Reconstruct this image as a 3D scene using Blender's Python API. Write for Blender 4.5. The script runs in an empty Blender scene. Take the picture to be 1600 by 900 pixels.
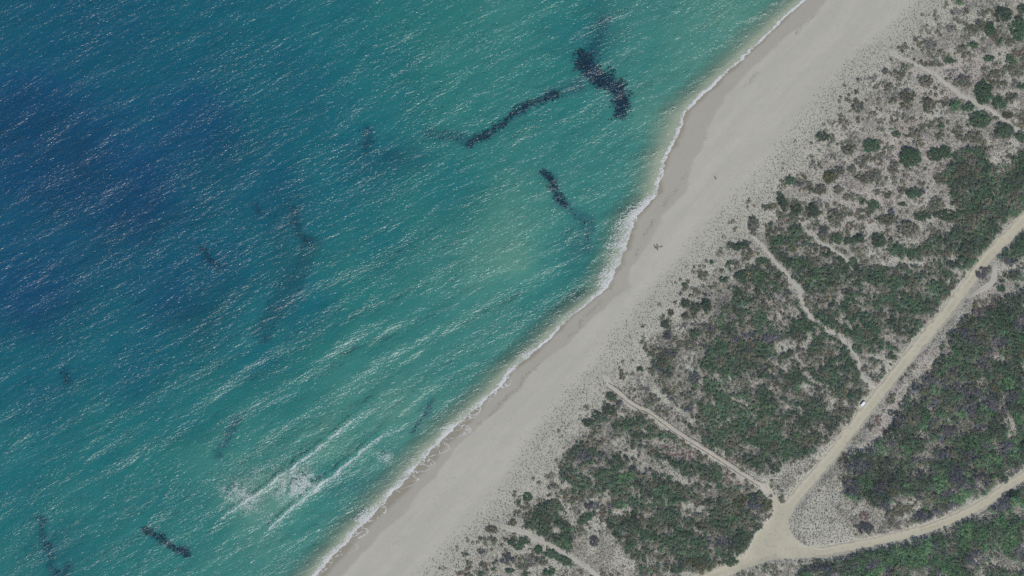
import bpy, math, random
import numpy as np

# ------------------------------------------------------------------ camera, sky, sun, exposure
S = 0.2                      # metres per photograph pixel (1600 x 900 frame)
CAM_H = 1500.0
scene = bpy.context.scene
cam_data = bpy.data.cameras.new('camera')
cam = bpy.data.objects.new('camera', cam_data)
scene.collection.objects.link(cam)
cam.location = (0.0, 0.0, CAM_H)
cam.rotation_euler = (0.0, 0.0, 0.0)
cam_data.sensor_width = 36.0
cam_data.lens = 36.0 * (CAM_H - 1.2) / (1600 * S)
cam_data.clip_start = 10.0
cam_data.clip_end = 9000.0
scene.camera = cam

SUN_EL, SUN_PHI = 57.0, 25.0         # elevation; light travels towards the north-north-west
world = bpy.data.worlds.new('World')
scene.world = world
world.use_nodes = True
wn = world.node_tree
wn.nodes.clear()
w_out = wn.nodes.new('ShaderNodeOutputWorld')
w_bg = wn.nodes.new('ShaderNodeBackground')
w_sky = wn.nodes.new('ShaderNodeTexSky')
w_sky.sky_type = 'NISHITA'
w_sky.sun_disc = False
w_sky.sun_elevation = math.radians(SUN_EL)
w_sky.sun_rotation = math.radians(180 - SUN_PHI)
w_bg.inputs['Strength'].default_value = 0.085
wn.links.new(w_sky.outputs['Color'], w_bg.inputs['Color'])
wn.links.new(w_bg.outputs['Background'], w_out.inputs['Surface'])
sun_data = bpy.data.lights.new('sun', 'SUN')
sun_data.energy = 3.25
sun_data.angle = math.radians(0.53)
sun_data.color = (1.0, 0.965, 0.91)
sun = bpy.data.objects.new('sun', sun_data)
scene.collection.objects.link(sun)
sun.rotation_euler = (math.radians(90 - SUN_EL), 0, math.radians(SUN_PHI))
sun.location = (60, -140, 300)
scene.view_settings.view_transform = 'Standard'
scene.view_settings.look = 'None'
scene.view_settings.exposure = 0.0
scene.view_settings.gamma = 1.0
scene.cycles.max_bounces = 5
scene.cycles.diffuse_bounces = 2
scene.cycles.glossy_bounces = 2
scene.cycles.transparent_max_bounces = 8
scene.cycles.volume_bounces = 0
scene.cycles.caustics_reflective = False
scene.cycles.caustics_refractive = False
scene.cycles.use_denoising = False

rng = np.random.default_rng(7)
random.seed(7)

# ------------------------------------------------------------------ noise and map helpers
_perm = np.random.default_rng(11).random((256, 256)).astype(np.float32)
def vnoise(x, y, seed=0):
    x = np.asarray(x, np.float64) + seed * 17.31; y = np.asarray(y, np.float64) + seed * 9.77
    xi = np.floor(x).astype(np.int64); yi = np.floor(y).astype(np.int64)
    fx = x - xi; fy = y - yi
    fx = fx * fx * (3 - 2 * fx); fy = fy * fy * (3 - 2 * fy)
    a = _perm[yi & 255, xi & 255]; b = _perm[yi & 255, (xi + 1) & 255]
    c = _perm[(yi + 1) & 255, xi & 255]; d = _perm[(yi + 1) & 255, (xi + 1) & 255]
    return (a * (1 - fx) + b * fx) * (1 - fy) + (c * (1 - fx) + d * fx) * fy
def fbm(x, y, seed=0, oct=3):
    v = 0; a = 1.0; t = 0
    for o in range(oct):
        v = v + a * vnoise(x * 2 ** o, y * 2 ** o, seed + o * 3); t += a; a *= 0.5
    return v / t
def smooth(a, b, x):
    t = np.clip((x - a) / (b - a), 0, 1)
    return t * t * (3 - 2 * t)
def wx(px): return (np.asarray(px, float) - 800) * S
def wy(py): return (450 - np.asarray(py, float)) * S
def pxx(x): return np.asarray(x, float) / S + 800
def pyy(y): return 450 - np.asarray(y, float) / S

W, H = 1600, 900
GX, GY = np.meshgrid(np.arange(W) + 0.5, np.arange(H) + 0.5)
WARPX = GX + (fbm(GX / 14, GY / 14, 1, 3) - 0.5) * 17 + (fbm(GX / 4, GY / 4, 91, 2) - 0.5) * 6
WARPY = GY + (fbm(GX / 14, GY / 14, 5, 3) - 0.5) * 17 + (fbm(GX / 4, GY / 4, 95, 2) - 0.5) * 6
def poly_mask(pts, warp=True):
    X, Y = (WARPX, WARPY) if warp else (GX, GY)
    xs = [p[0] for p in pts]; ys = [p[1] for p in pts]
    x0 = max(0, int(min(xs) - 14)); x1 = min(W, int(max(xs) + 14)); y0 = max(0, int(min(ys) - 14)); y1 = min(H, int(max(ys) + 14))
    m = np.zeros((H, W), bool)
    if x1 <= x0 or y1 <= y0: return m
    x = X[y0:y1, x0:x1]; y = Y[y0:y1, x0:x1]
    r = np.zeros(x.shape, bool); j = len(pts) - 1
    for i in range(len(pts)):
        xi, yi = pts[i]; xj, yj = pts[j]
        if yi != yj:
            r ^= ((yi > y) != (yj > y)) & (x < (xj - xi) * (y - yi) / (yj - yi) + xi)
        j = i
    m[y0:y1, x0:x1] = r
    return m
def stroke_dist(pts, X, Y):
    d = np.full(np.shape(X), 1e9)
    for (ax, ay), (bx, by) in zip(pts[:-1], pts[1:]):
        vx, vy = bx - ax, by - ay; L = vx * vx + vy * vy
        t = np.clip(((X - ax) * vx + (Y - ay) * vy) / L, 0, 1)
        d = np.minimum(d, np.hypot(X - ax - t * vx, Y - ay - t * vy))
    return d
def stroke_mask(pts, w, warp=0.6):
    X = GX + (WARPX - GX) * warp; Y = GY + (WARPY - GY) * warp
    xs = [p[0] for p in pts]; ys = [p[1] for p in pts]; e = w + 16
    x0 = max(0, int(min(xs) - e)); x1 = min(W, int(max(xs) + e)); y0 = max(0, int(min(ys) - e)); y1 = min(H, int(max(ys) + e))
    m = np.zeros((H, W), bool)
    m[y0:y1, x0:x1] = stroke_dist(pts, X[y0:y1, x0:x1], Y[y0:y1, x0:x1]) < w / 2
    return m
def blur(a, r):
    a = a.astype(np.float32)
    for _ in range(2):
        for ax in (0, 1):
            p = np.pad(a, [(r + 1, r) if k == ax else (0, 0) for k in (0, 1)], mode='edge')
            c = np.cumsum(p, axis=ax, dtype=np.float64)
            n = a.shape[ax]
            a = ((np.take(c, np.arange(2 * r + 1, 2 * r + 1 + n), ax) - np.take(c, np.arange(n), ax)) / (2 * r + 1)).astype(np.float32)
    return a
def samp(a, px, py):                 # nearest sample, mirrored past the frame
    ix = np.floor(np.asarray(px)).astype(int); iy = np.floor(np.asarray(py)).astype(int)
    ix = np.abs(ix); ix = np.where(ix >= W, 2 * W - 1 - ix, ix); iy = np.abs(iy); iy = np.where(iy >= H, 2 * H - 1 - iy, iy)
    return a[np.clip(iy, 0, H - 1), np.clip(ix, 0, W - 1)]

# ------------------------------------------------------------------ curves read off the place
SHORE = [(1470, -225), (1320, -60), (1259, 0), (1220, 32), (1197, 54), (1172, 77), (1145, 105), (1120, 127), (1094, 151), (1072, 175), (1062, 200),
         (1051, 226), (1040, 247), (1033, 270), (1026, 303), (1013, 319), (995, 336), (985, 365), (972, 397), (961, 425), (948, 449), (922, 471),
         (895, 493), (862, 525), (837, 547), (800, 580), (775, 606), (735, 645), (702, 674), (676, 700), (648, 730), (625, 756), (605, 778), (590, 795), (560, 822),
         (545, 842), (520, 867), (500, 889), (488, 902), (430, 960), (270, 1125)]
DUNE = [(1650, -225), (1480, -60), (1422, 0), (1405, 20), (1380, 45), (1355, 68), (1333, 82), (1316, 103), (1292, 127), (1272, 147), (1247, 177), (1222, 207),
        (1192, 254), (1168, 277), (1140, 302), (1117, 335), (1090, 365), (1065, 395), (1045, 420), (1020, 447), (1010, 462), (990, 480), (971, 500),
        (950, 522), (935, 545), (929, 567), (915, 580), (898, 587), (882, 605), (865, 630), (847, 655), (832, 672), (819, 692), (805, 717), (798, 733),
        (773, 762), (745, 795), (720, 825), (697, 847), (657, 887), (645, 900), (590, 960), (430, 1125)]
def curve(pts):
    py = np.array([p[1] for p in pts], float); px = np.array([p[0] for p in pts], float)
    def f(q):
        q = np.asarray(q, float)
        r = np.interp(q, py, px)
        r = np.where(q < py[0], px[0] + (q - py[0]) * -0.8, r)
        return np.where(q > py[-1], px[-1] + (q - py[-1]) * -0.9, r)
    return f
_sh, _du = curve(SHORE), curve(DUNE)
shore = lambda q: _sh(q) + (fbm(np.asarray(q) / 16, np.zeros_like(np.asarray(q, float)), 31, 3) - 0.5) * 7
dune_edge = lambda q: _du(q) + (fbm(np.asarray(q) / 12, np.zeros_like(np.asarray(q, float)), 41, 3) - 0.5) * 12

DEPTH_PTS = np.array([(100,250,8.8),(30,180,8.6),(200,300,8.4),(0,60,6.6),(300,60,6.2),(50,450,8),(300,200,7.8),(450,120,5.8),(250,450,7.2),(420,300,6.4),
 (600,100,4.2),(650,30,3.5),(700,80,2.8),(550,250,5.2),(780,30,2.7),(760,100,3.0),(900,60,3.6),(1000,80,2.4),(1080,60,1.8),(860,180,3.0),(960,230,2.6),
 (1020,180,1.9),(700,300,3.9),(600,380,4.2),(800,350,1.7),(800,400,1.2),(740,420,1.6),(690,420,2.6),(860,330,2.3),(880,420,3.0),(900,380,2.9),(940,330,2.5),
 (840,480,2.8),(760,500,2.2),(650,480,2.8),(560,450,3.4),(480,480,4.8),(400,560,4.5),(330,420,6.4),(200,560,5.8),(60,600,5.6),(20,720,4.2),(150,680,4.1),
 (300,640,4),(450,620,3.2),(560,560,2.6),(640,560,2.4),(620,640,1.5),(520,680,1.6),(560,610,2.3),(400,700,2.6),(330,720,2.5),(230,760,3.5),(120,780,3.6),
 (70,850,4),(180,850,3.5),(300,850,3.1),(400,780,1.0),(440,770,0.9),(420,850,1.9),(500,790,2.5),(470,830,2.5),(350,880,2.5),(580,740,2.1),(540,760,2.5),
 (660,660,2),(30,900,3.6),(1150,40,1.6),(1000,20,2.6),(500,20,4.6),(400,30,5.4),(150,30,6.6),(-200,250,9.5),(-200,700,5.2),(300,-150,6),(800,-150,3.2),(100,1050,4.5),(300,1050,2.6)], float)
def depth_at(px, py):
    px = np.asarray(px, float); py = np.asarray(py, float)
    num = 0; den = 0
    for x, y, d in DEPTH_PTS:
        w = 1.0 / ((px - x) ** 2 + (py - y) ** 2 + 700.0) ** 1.5
        num = num + w * d; den = den + w
    d = num / den
    s = (shore(py) - px) * 0.72                      # pixels off the waterline
    d = d * (1 + 0.14 * (fbm(px / 70, py / 70, 51, 3) - 0.5)) + 0.35 * (fbm(px / 18 + py / 30, py / 18, 57, 2) - 0.5)
    f = smooth(7, 40, s)
    return np.where(s > 0, 0.009 * np.minimum(s, 60) + np.maximum(d, 0.6) * f ** 0.85, 0.02 * s)

def land_h(px, py):
    px = np.asarray(px, float); py = np.asarray(py, float)
    d0 = (px - shore(py)) * 0.72 * S                 # metres from the waterline
    d1 = (px - _du(py)) * 0.72 * S
    z = np.where(d0 < 6, 0.075 * d0, 0.45 + 0.055 * (d0 - 6))
    z = np.minimum(z, 2.6)
    k = smooth(-1, 9, d1)
    z = z + k * (0.6 + 0.9 * (fbm(px / 60, py / 60, 61, 3) - 0.4) + 0.35 * (fbm(px / 17, py / 17, 66, 2) - 0.5))
    z = z + (1 - k) * 0.06 * (fbm(px / 30 + py / 55, py / 22, 69, 2) - 0.5) * smooth(0.5, 5, d0)
    r = samp(ROADF, px, py)
    return z * (1 - r) + (2.45 + 0.25 * vnoise(px / 200, py / 200, 3)) * r
def ground(px, py):
    s = np.asarray(px, float) - shore(py)
    return np.where(s > 0, land_h(px, py), -depth_at(px, py))

# ------------------------------------------------------------------ roads and paths
ROAD_MAIN = [(1730, 190), (1665, 268), (1612, 330), (1575, 370), (1542, 402), (1510, 447), (1475, 492), (1441, 532), (1412, 567), (1385, 602), (1360, 632), (1333, 668), (1296, 716), (1263, 754), (1237, 785), (1215, 815)]
ROAD_LOW = [(1760, 690), (1660, 718), (1600, 743), (1575, 759), (1541, 784), (1506, 803), (1462, 822), (1412, 836), (1350, 850), (1290, 861), (1225, 864)]
ROAD_SW = [(1222, 836), (1190, 862), (1150, 885), (1098, 906), (1020, 940), (940, 985)]
JUNC = [(1240, 797), (1233, 810), (1234, 826), (1243, 842), (1256, 851), (1275, 856), (1270, 867), (1235, 872), (1200, 876), (1165, 888), (1140, 893), (1133, 888), (1152, 880),
        (1168, 858), (1176, 838), (1184, 825), (1199, 813), (1208, 800), (1206, 786), (1200, 772), (1193, 756), (1198, 753), (1208, 768), (1216, 782), (1228, 788)]
TRACK = [(1551, 408), (1553, 422), (1551, 438), (1541, 449), (1527, 455), (1514, 462)]
FENCE = [(952, 600), (962, 606), (975, 616), (988, 627), (1000, 634), (1012, 638), (1024, 645), (1038, 656), (1055, 669), (1075, 682), (1100, 697), (1130, 716), (1160, 736), (1192, 756)]
FPATH = [(945, 590), (958, 606), (972, 619), (986, 632), (1000, 638), (1010, 643), (1022, 650), (1036, 661), (1053, 674), (1073, 687), (1098, 702), (1128, 721), (1158, 741), (1190, 760), (1200, 772)]
T1 = [(1168, 352), (1180, 374), (1200, 396), (1226, 426), (1248, 452), (1257, 478), (1268, 498), (1290, 512), (1310, 526), (1326, 542), (1337, 555), (1341, 575), (1350, 593), (1364, 606)]
T2 = [(1392, 84), (1410, 92), (1440, 104), (1460, 117), (1480, 133), (1497, 147), (1515, 156), (1530, 165), (1545, 170), (1565, 186), (1584, 201), (1604, 209), (1660, 225)]
T2B = [(1510, 183), (1522, 175), (1535, 168)]
T3 = [(785, 823), (820, 833), (850, 846), (870, 858), (895, 872), (915, 884), (940, 905), (990, 940)]
T4 = [(1252, 353), (1275, 376), (1305, 393), (1330, 410)]
ROADF = np.zeros((H, W), np.float32)
for pts, w in ((ROAD_MAIN, 26), (ROAD_LOW, 24), (ROAD_SW, 24)):
    ROADF = np.maximum(ROADF, stroke_mask(pts, w, 0))
ROADF = np.maximum(ROADF, poly_mask(JUNC, False))
ROADF = blur(ROADF, 5)

# ------------------------------------------------------------------ mesh helpers
COL = scene.collection
def tag(o, label=None, cat=None, group=None, kind=None):
    if label: o['label'] = label
    if cat: o['category'] = cat
    if group: o['group'] = group
    if kind: o['kind'] = kind
    return o
def np_mesh(name, verts, faces, mat=None, smooth_shade=False, color=None, parent=None, attrs=None):
    """faces: int array (n, k) with k = 3 or 4"""
    me = bpy.data.meshes.new(name)
    verts = np.ascontiguousarray(verts, np.float32); faces = np.ascontiguousarray(faces, np.int32)
    n, k = faces.shape
    me.vertices.add(len(verts)); me.vertices.foreach_set('co', verts.ravel())
    me.loops.add(n * k); me.loops.foreach_set('vertex_index', faces.ravel())
    me.polygons.add(n); me.polygons.foreach_set('loop_start', np.arange(0, n * k, k, dtype=np.int32))
    me.update(calc_edges=True)
    if smooth_shade: me.polygons.foreach_set('use_smooth', np.ones(n, bool))
    if color is not None:
        a = me.color_attributes.new('tint', 'FLOAT_COLOR', 'POINT')
        c = np.ones((len(verts), 4), np.float32); c[:, :3] = color
        a.data.foreach_set('color', c.ravel())
    for key, val in (attrs or {}).items():
        a = me.attributes.new(key, 'FLOAT', 'POINT'); a.data.foreach_set('value', np.ascontiguousarray(val, np.float32).ravel())
    me.validate()
    o = bpy.data.objects.new(name, me); COL.objects.link(o)
    if mat: me.materials.append(mat)
    if parent: o.parent = parent
    return o
def empty(name, loc, parent=None):
    o = bpy.data.objects.new(name, None); COL.objects.link(o); o.location = loc; o.empty_display_size = 0.3
    return o
class MB:
    def __init__(s): s.v = []; s.f = []
    def add(s, verts, faces):
        b = len(s.v); s.v += [tuple(map(float, p)) for p in verts]; s.f += [tuple(i + b for i in f) for f in faces]
    def box(s, c, d, rz=0, taper=1.0, bev=0.0):
        cx, cy, cz = c; dx, dy, dz = d[0] / 2, d[1] / 2, d[2] / 2; co, si = math.cos(rz), math.sin(rz)
        def ring(z, k, q):
            r = []
            for x, y in ((-dx + q, -dy), (dx - q, -dy), (dx, -dy + q), (dx, dy - q), (dx - q, dy), (-dx + q, dy), (-dx, dy - q), (-dx, -dy + q)) if bev else ((-dx, -dy), (dx, -dy), (dx, dy), (-dx, dy)):
                x *= k; y *= k; r.append((cx + x * co - y * si, cy + x * si + y * co, cz + z))
            return r
        a, b = ring(-dz, 1, bev), ring(dz, taper, bev); n = len(a)
        s.add(a + b, [tuple(range(n))[::-1], tuple(range(n, 2 * n))] + [(i, (i + 1) % n, n + (i + 1) % n, n + i) for i in range(n)])
    def tube(s, pts, rad, n=6):
        rings = []
        for i, p in enumerate(pts):
            a = np.array(pts[max(i - 1, 0)], float); b = np.array(pts[min(i + 1, len(pts) - 1)], float); d = b - a; d /= np.linalg.norm(d) + 1e-9
            u = np.cross(d, (0.3, 0.5, 0.81) if abs(d[2]) < 0.9 else (1, 0, 0)); u /= np.linalg.norm(u); w = np.cross(d, u)
            r = rad[i] if hasattr(rad, '__len__') else rad
            rings.append([np.array(p) + r * (math.cos(t) * u + math.sin(t) * w) for t in np.linspace(0, 2 * math.pi, n, endpoint=False)])
        v = [q for r in rings for q in r]; f = []
        for i in range(len(rings) - 1):
            for k in range(n): f.append((i * n + k, i * n + (k + 1) % n, (i + 1) * n + (k + 1) % n, (i + 1) * n + k))
        f += [tuple(range(n))[::-1], tuple(range((len(rings) - 1) * n, len(rings) * n))]
        s.add(v, f)
    def build(s, name, mat, parent=None, smooth_shade=False):
        me = bpy.data.meshes.new(name); me.from_pydata(s.v, [], s.f); me.update()
        if smooth_shade: me.polygons.foreach_set('use_smooth', [True] * len(me.polygons))
        me.materials.append(mat)
        o = bpy.data.objects.new(name, me); COL.objects.link(o)
        if parent: o.parent = parent
        return o

# ------------------------------------------------------------------ materials
def new_mat(name):
    m = bpy.data.materials.new(name); m.use_nodes = True
    nt = m.node_tree; nt.nodes.clear()
    return m, nt
def N(nt, t, **kw):
    n = nt.nodes.new('ShaderNode' + t)
    for k, v in kw.items():
        if k in n.inputs.keys(): n.inputs[k].default_value = v
        else: setattr(n, k, v)
    return n
def noise(nt, vec, scale, detail=3, rough=0.55):
    n = N(nt, 'TexNoise'); n.inputs['Scale'].default_value = scale; n.inputs['Detail'].default_value = detail; n.inputs['Roughness'].default_value = rough
    if vec is not None: nt.links.new(vec, n.inputs['Vector'])
    return n.outputs['Fac']
def ramp(nt, fac, p0, p1):
    m = N(nt, 'MapRange'); m.interpolation_type = 'SMOOTHSTEP'
    m.inputs['From Min'].default_value = p0; m.inputs['From Max'].default_value = p1
    nt.links.new(fac, m.inputs['Value']); return m.outputs['Result']
def mix(nt, fac, a, b, blend='MIX'):
    m = N(nt, 'Mix'); m.data_type = 'RGBA'; m.blend_type = blend
    for sock, v in ((m.inputs[0], fac), (m.inputs[6], a), (m.inputs[7], b)):
        if isinstance(v, (int, float)): sock.default_value = v
        elif isinstance(v, tuple): sock.default_value = (*v, 1)
        else: nt.links.new(v, sock)
    return m.outputs[2]
def math_n(nt, op, a, b=None):
    m = N(nt, 'Math'); m.operation = op
    for i, v in enumerate((a, b)):
        if v is None: continue
        if isinstance(v, (int, float)): m.inputs[i].default_value = v
        else: nt.links.new(v, m.inputs[i])
    return m.outputs[0]
def attr(nt, name, out='Fac'):
    a = N(nt, 'Attribute'); a.attribute_name = name; return a.outputs[out]
def principled(nt, col, rough=0.8, spec=0.2, normal=None):
    p = N(nt, 'BsdfPrincipled'); o = N(nt, 'OutputMaterial')
    if isinstance(col, tuple): p.inputs['Base Color'].default_value = (*col, 1)
    else: nt.links.new(col, p.inputs['Base Color'])
    if isinstance(rough, (int, float)): p.inputs['Roughness'].default_value = rough
    else: nt.links.new(rough, p.inputs['Roughness'])
    p.inputs['Specular IOR Level'].default_value = spec
    if normal is not None: nt.links.new(normal, p.inputs['Normal'])
    nt.links.new(p.outputs[0], o.inputs['Surface'])
    return p
def bump(nt, height, dist, strength=1.0, normal=None):
    b = N(nt, 'Bump'); b.inputs['Strength'].default_value = strength; b.inputs['Distance'].default_value = dist
    nt.links.new(height, b.inputs['Height'])
    if normal is not None: nt.links.new(normal, b.inputs['Normal'])
    return b.outputs[0]
def pos(nt): return N(nt, 'NewGeometry').outputs['Position']

SAND_DRY = (0.365, 0.365, 0.325)
def sand_material():
    m, nt = new_mat('beach and dune sand'); P = pos(nt)
    mp = N(nt, 'Mapping'); mp.inputs['Rotation'].default_value = (0, 0, -math.radians(48)); nt.links.new(P, mp.inputs['Vector'])
    sc = N(nt, 'VectorMath'); sc.operation = 'MULTIPLY'; sc.inputs[1].default_value = (0.03, 0.22, 0.1); nt.links.new(mp.outputs[0], sc.inputs[0])
    big = noise(nt, sc.outputs[0], 1.0, 4); mid = noise(nt, P, 0.5, 4); fine = noise(nt, P, 3.5, 3, 0.7)
    c = mix(nt, ramp(nt, big, 0.35, 0.65), (0.438, 0.424, 0.355), (0.405, 0.393, 0.328))
    c = mix(nt, math_n(nt, 'MULTIPLY', ramp(nt, mid, 0.45, 0.75), 0.5), c, (0.385, 0.375, 0.325))
    wet = attr(nt, 'wet')
    wetn = ramp(nt, math_n(nt, 'ADD', wet, math_n(nt, 'MULTIPLY', math_n(nt, 'SUBTRACT', mid, 0.5), 0.5)), 0.25, 0.75)
    c = mix(nt, wetn, c, (0.36, 0.337, 0.287))
    swash = attr(nt, 'swash')
    c = mix(nt, swash, c, (0.265, 0.245, 0.19))
    lit = attr(nt, 'litter')
    litn = ramp(nt, math_n(nt, 'ADD', lit, math_n(nt, 'MULTIPLY', math_n(nt, 'SUBTRACT', noise(nt, P, 1.1, 4, 0.65), 0.5), 1.5)), 0.2, 0.8)
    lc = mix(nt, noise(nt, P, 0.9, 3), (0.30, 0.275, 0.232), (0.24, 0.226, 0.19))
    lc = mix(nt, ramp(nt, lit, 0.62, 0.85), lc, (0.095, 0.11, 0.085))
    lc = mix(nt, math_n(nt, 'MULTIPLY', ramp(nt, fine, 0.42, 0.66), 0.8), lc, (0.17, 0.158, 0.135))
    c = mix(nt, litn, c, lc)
    warm = attr(nt, 'warm')
    c = mix(nt, math_n(nt, 'MULTIPLY', warm, 0.9), c, (0.40, 0.355, 0.32))
    c = mix(nt, math_n(nt, 'MULTIPLY', ramp(nt, fine, 0.35, 0.7), 0.16), c, (0.2, 0.19, 0.165))
    h = math_n(nt, 'ADD', math_n(nt, 'MULTIPLY', mid, 0.25), math_n(nt, 'MULTIPLY', fine, 0.05))
    rgh = math_n(nt, 'SUBTRACT', 0.9, math_n(nt, 'MULTIPLY', swash, 0.5))
    principled(nt, c, rgh, 0.15, bump(nt, h, 0.35, 0.6))
    return m
def seabed_material():
    m, nt = new_mat('sandy sea bottom'); P = pos(nt)
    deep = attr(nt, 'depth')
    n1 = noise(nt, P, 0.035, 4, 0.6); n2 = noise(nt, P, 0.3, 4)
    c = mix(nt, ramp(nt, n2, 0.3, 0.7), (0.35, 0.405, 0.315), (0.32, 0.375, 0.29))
    c = mix(nt, ramp(nt, deep, 1.2, 4.0), c, (0.18, 0.35, 0.32))  # deep bottom colour also carries the blue green light scattered by the water
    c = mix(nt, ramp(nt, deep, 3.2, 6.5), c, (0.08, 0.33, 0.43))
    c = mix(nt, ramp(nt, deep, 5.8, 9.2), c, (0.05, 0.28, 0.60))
    c = mix(nt, math_n(nt, 'MULTIPLY', ramp(nt, n1, 0.48, 0.72), 0.16), c, (0.10, 0.19, 0.24))
    sm = attr(nt, 'smudge')
    c = mix(nt, sm, c, (0.035, 0.07, 0.15))
    principled(nt, c, 0.95, 0.0)
    return m
def road_material(name, a, b, edge):
    m, nt = new_mat(name); P = pos(nt)
    big = noise(nt, P, 0.12, 4); mid = noise(nt, P, 0.8, 4); fine = noise(nt, P, 5, 3, 0.7)
    c = mix(nt, ramp(nt, big, 0.35, 0.65), a, b)
    c = mix(nt, math_n(nt, 'MULTIPLY', ramp(nt, mid, 0.5, 0.75), 0.5), c, edge)
    e = attr(nt, 'edge')
    en = ramp(nt, math_n(nt, 'ADD', e, math_n(nt, 'MULTIPLY', math_n(nt, 'SUBTRACT', mid, 0.5), 0.9)), 0.55, 1.0)
    c = mix(nt, math_n(nt, 'MULTIPLY', en, 0.75), c, edge)
    rut = math_n(nt, 'MULTIPLY', ramp(nt, e, 0.28, 0.42), math_n(nt, 'SUBTRACT', 1.0, ramp(nt, e, 0.5, 0.66)))
    c = mix(nt, math_n(nt, 'MULTIPLY', rut, math_n(nt, 'MULTIPLY', ramp(nt, big, 0.3, 0.6), 0.6)), c, tuple(v * 1.09 for v in a))
    c = mix(nt, math_n(nt, 'MULTIPLY', ramp(nt, fine, 0.45, 0.75), 0.2), c, (0.2, 0.18, 0.15))
    principled(nt, c, 0.95, 0.1, bump(nt, math_n(nt, 'ADD', mid, math_n(nt, 'MULTIPLY', fine, 0.2)), 0.05, 0.5))
    return m
def leaf_material(name, transl=0.15):
    m, nt = new_mat(name); P = pos(nt)
    c = attr(nt, 'tint', 'Color')
    f = noise(nt, P, 2.2, 3, 0.65)
    c2 = mix(nt, 1.0, c, (0.7, 0.73, 0.74), 'MULTIPLY')
    c = mix(nt, ramp(nt, f, 0.35, 0.65), c2, c)
    p = N(nt, 'BsdfPrincipled'); p.inputs['Roughness'].default_value = 0.75; p.inputs['Specular IOR Level'].default_value = 0.12
    nt.links.new(c, p.inputs['Base Color'])
    t = N(nt, 'BsdfTranslucent'); nt.links.new(c, t.inputs['Color'])
    s = N(nt, 'MixShader'); s.inputs[0].default_value = transl
    nt.links.new(p.outputs[0], s.inputs[1]); nt.links.new(t.outputs[0], s.inputs[2])
    o = N(nt, 'OutputMaterial'); nt.links.new(s.outputs[0], o.inputs['Surface'])
    return m
def plain_material(name, col, rough=0.7, var=0.25, scale=4.0, spec=0.2):
    m, nt = new_mat(name); P = pos(nt)
    f = noise(nt, P, scale, 4)
    c = mix(nt, ramp(nt, f, 0.3, 0.7), col, tuple(v * (1 - var) for v in col))
    principled(nt, c, rough, spec)
    return m
CREST = math.radians(27)
def water_material():
    m, nt = new_mat('sea water'); P = pos(nt)
    def wave(scale_a, scale_c, ang, detail, seed):
        r = N(nt, 'Mapping'); r.vector_type = 'POINT'
        r.inputs['Rotation'].default_value = (0, 0, -ang); r.inputs['Location'].default_value = (seed, seed * 1.7, 0)
        nt.links.new(P, r.inputs['Vector'])
        sc = N(nt, 'VectorMath'); sc.operation = 'MULTIPLY'; sc.inputs[1].default_value = (scale_a, scale_c, 0)
        nt.links.new(r.outputs[0], sc.inputs[0])
        n = N(nt, 'TexNoise'); n.noise_dimensions = '2D'; n.inputs['Scale'].default_value = 1.0; n.inputs['Detail'].default_value = detail; n.inputs['Roughness'].default_value = 0.5
        nt.links.new(sc.outputs[0], n.inputs['Vector'])
        return n.outputs['Fac']
    swell = wave(0.055, 0.16, math.radians(30), 2, 3.0)
    chop = wave(0.25, 0.85, math.radians(24), 2, 11.0)
    rip = wave(0.75, 2.0, math.radians(20), 2, 23.0)
    gust = ramp(nt, noise(nt, P, 0.05, 4), 0.38, 0.66)
    h = math_n(nt, 'ADD', math_n(nt, 'MULTIPLY', swell, WAVE[0]), math_n(nt, 'MULTIPLY', chop, WAVE[1]))
    h = math_n(nt, 'ADD', h, math_n(nt, 'MULTIPLY', rip, math_n(nt, 'ADD', WAVE[2] * 0.68, math_n(nt, 'MULTIPLY', gust, WAVE[2] * 0.62))))
    h = math_n(nt, 'ADD', h, math_n(nt, 'MULTIPLY', wave(1.7, 4.2, math.radians(14), 1, 37.0), WAVE[3]))
    nrm = bump(nt, h, 1.0, 1.0)
    fr = N(nt, 'Fresnel'); fr.inputs['IOR'].default_value = 1.333; nt.links.new(nrm, fr.inputs['Normal'])
    g1 = N(nt, 'BsdfGlossy'); g1.inputs['Roughness'].default_value = 0.17; nt.links.new(nrm, g1.inputs['Normal'])
    g2 = N(nt, 'BsdfGlossy'); g2.inputs['Roughness'].default_value = 0.30; nt.links.new(nrm, g2.inputs['Normal'])
    gm = N(nt, 'MixShader'); gm.inputs[0].default_value = 0.62; nt.links.new(g1.outputs[0], gm.inputs[1]); nt.links.new(g2.outputs[0], gm.inputs[2])
    tr = N(nt, 'BsdfTransparent')
    s = N(nt, 'MixShader'); nt.links.new(fr.outputs[0], s.inputs[0]); nt.links.new(tr.outputs[0], s.inputs[1]); nt.links.new(gm.outputs[0], s.inputs[2])
    o = N(nt, 'OutputMaterial'); nt.links.new(s.outputs[0], o.inputs['Surface'])
    v = N(nt, 'VolumeAbsorption'); k = (0.26, 0.080, 0.074); dn = 0.45
    v.inputs['Density'].default_value = dn
    v.inputs['Color'].default_value = (1 - k[0] / dn, 1 - k[1] / dn, 1 - k[2] / dn, 1)
    nt.links.new(v.outputs[0], o.inputs['Volume'])
    return m
WAVE = (0.46, 0.135, 0.090, 0.046)
M_SAND = sand_material(); M_BED = seabed_material(); M_WATER = water_material()
M_ROAD = road_material('pale packed earth', (0.45, 0.425, 0.325), (0.41, 0.385, 0.295), (0.28, 0.255, 0.215))
M_PATH = road_material('trodden sand', (0.42, 0.40, 0.345), (0.39, 0.372, 0.318), (0.34, 0.317, 0.272))
M_FPATH = road_material('pinkish trodden sand', (0.46, 0.43, 0.365), (0.43, 0.40, 0.335), (0.38, 0.35, 0.29))
M_LEAF = leaf_material('shrub leaves'); M_DRY = leaf_material('dry grass and twigs', 0.1)
M_WEED = leaf_material('seagrass leaves', 0.05)
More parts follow.
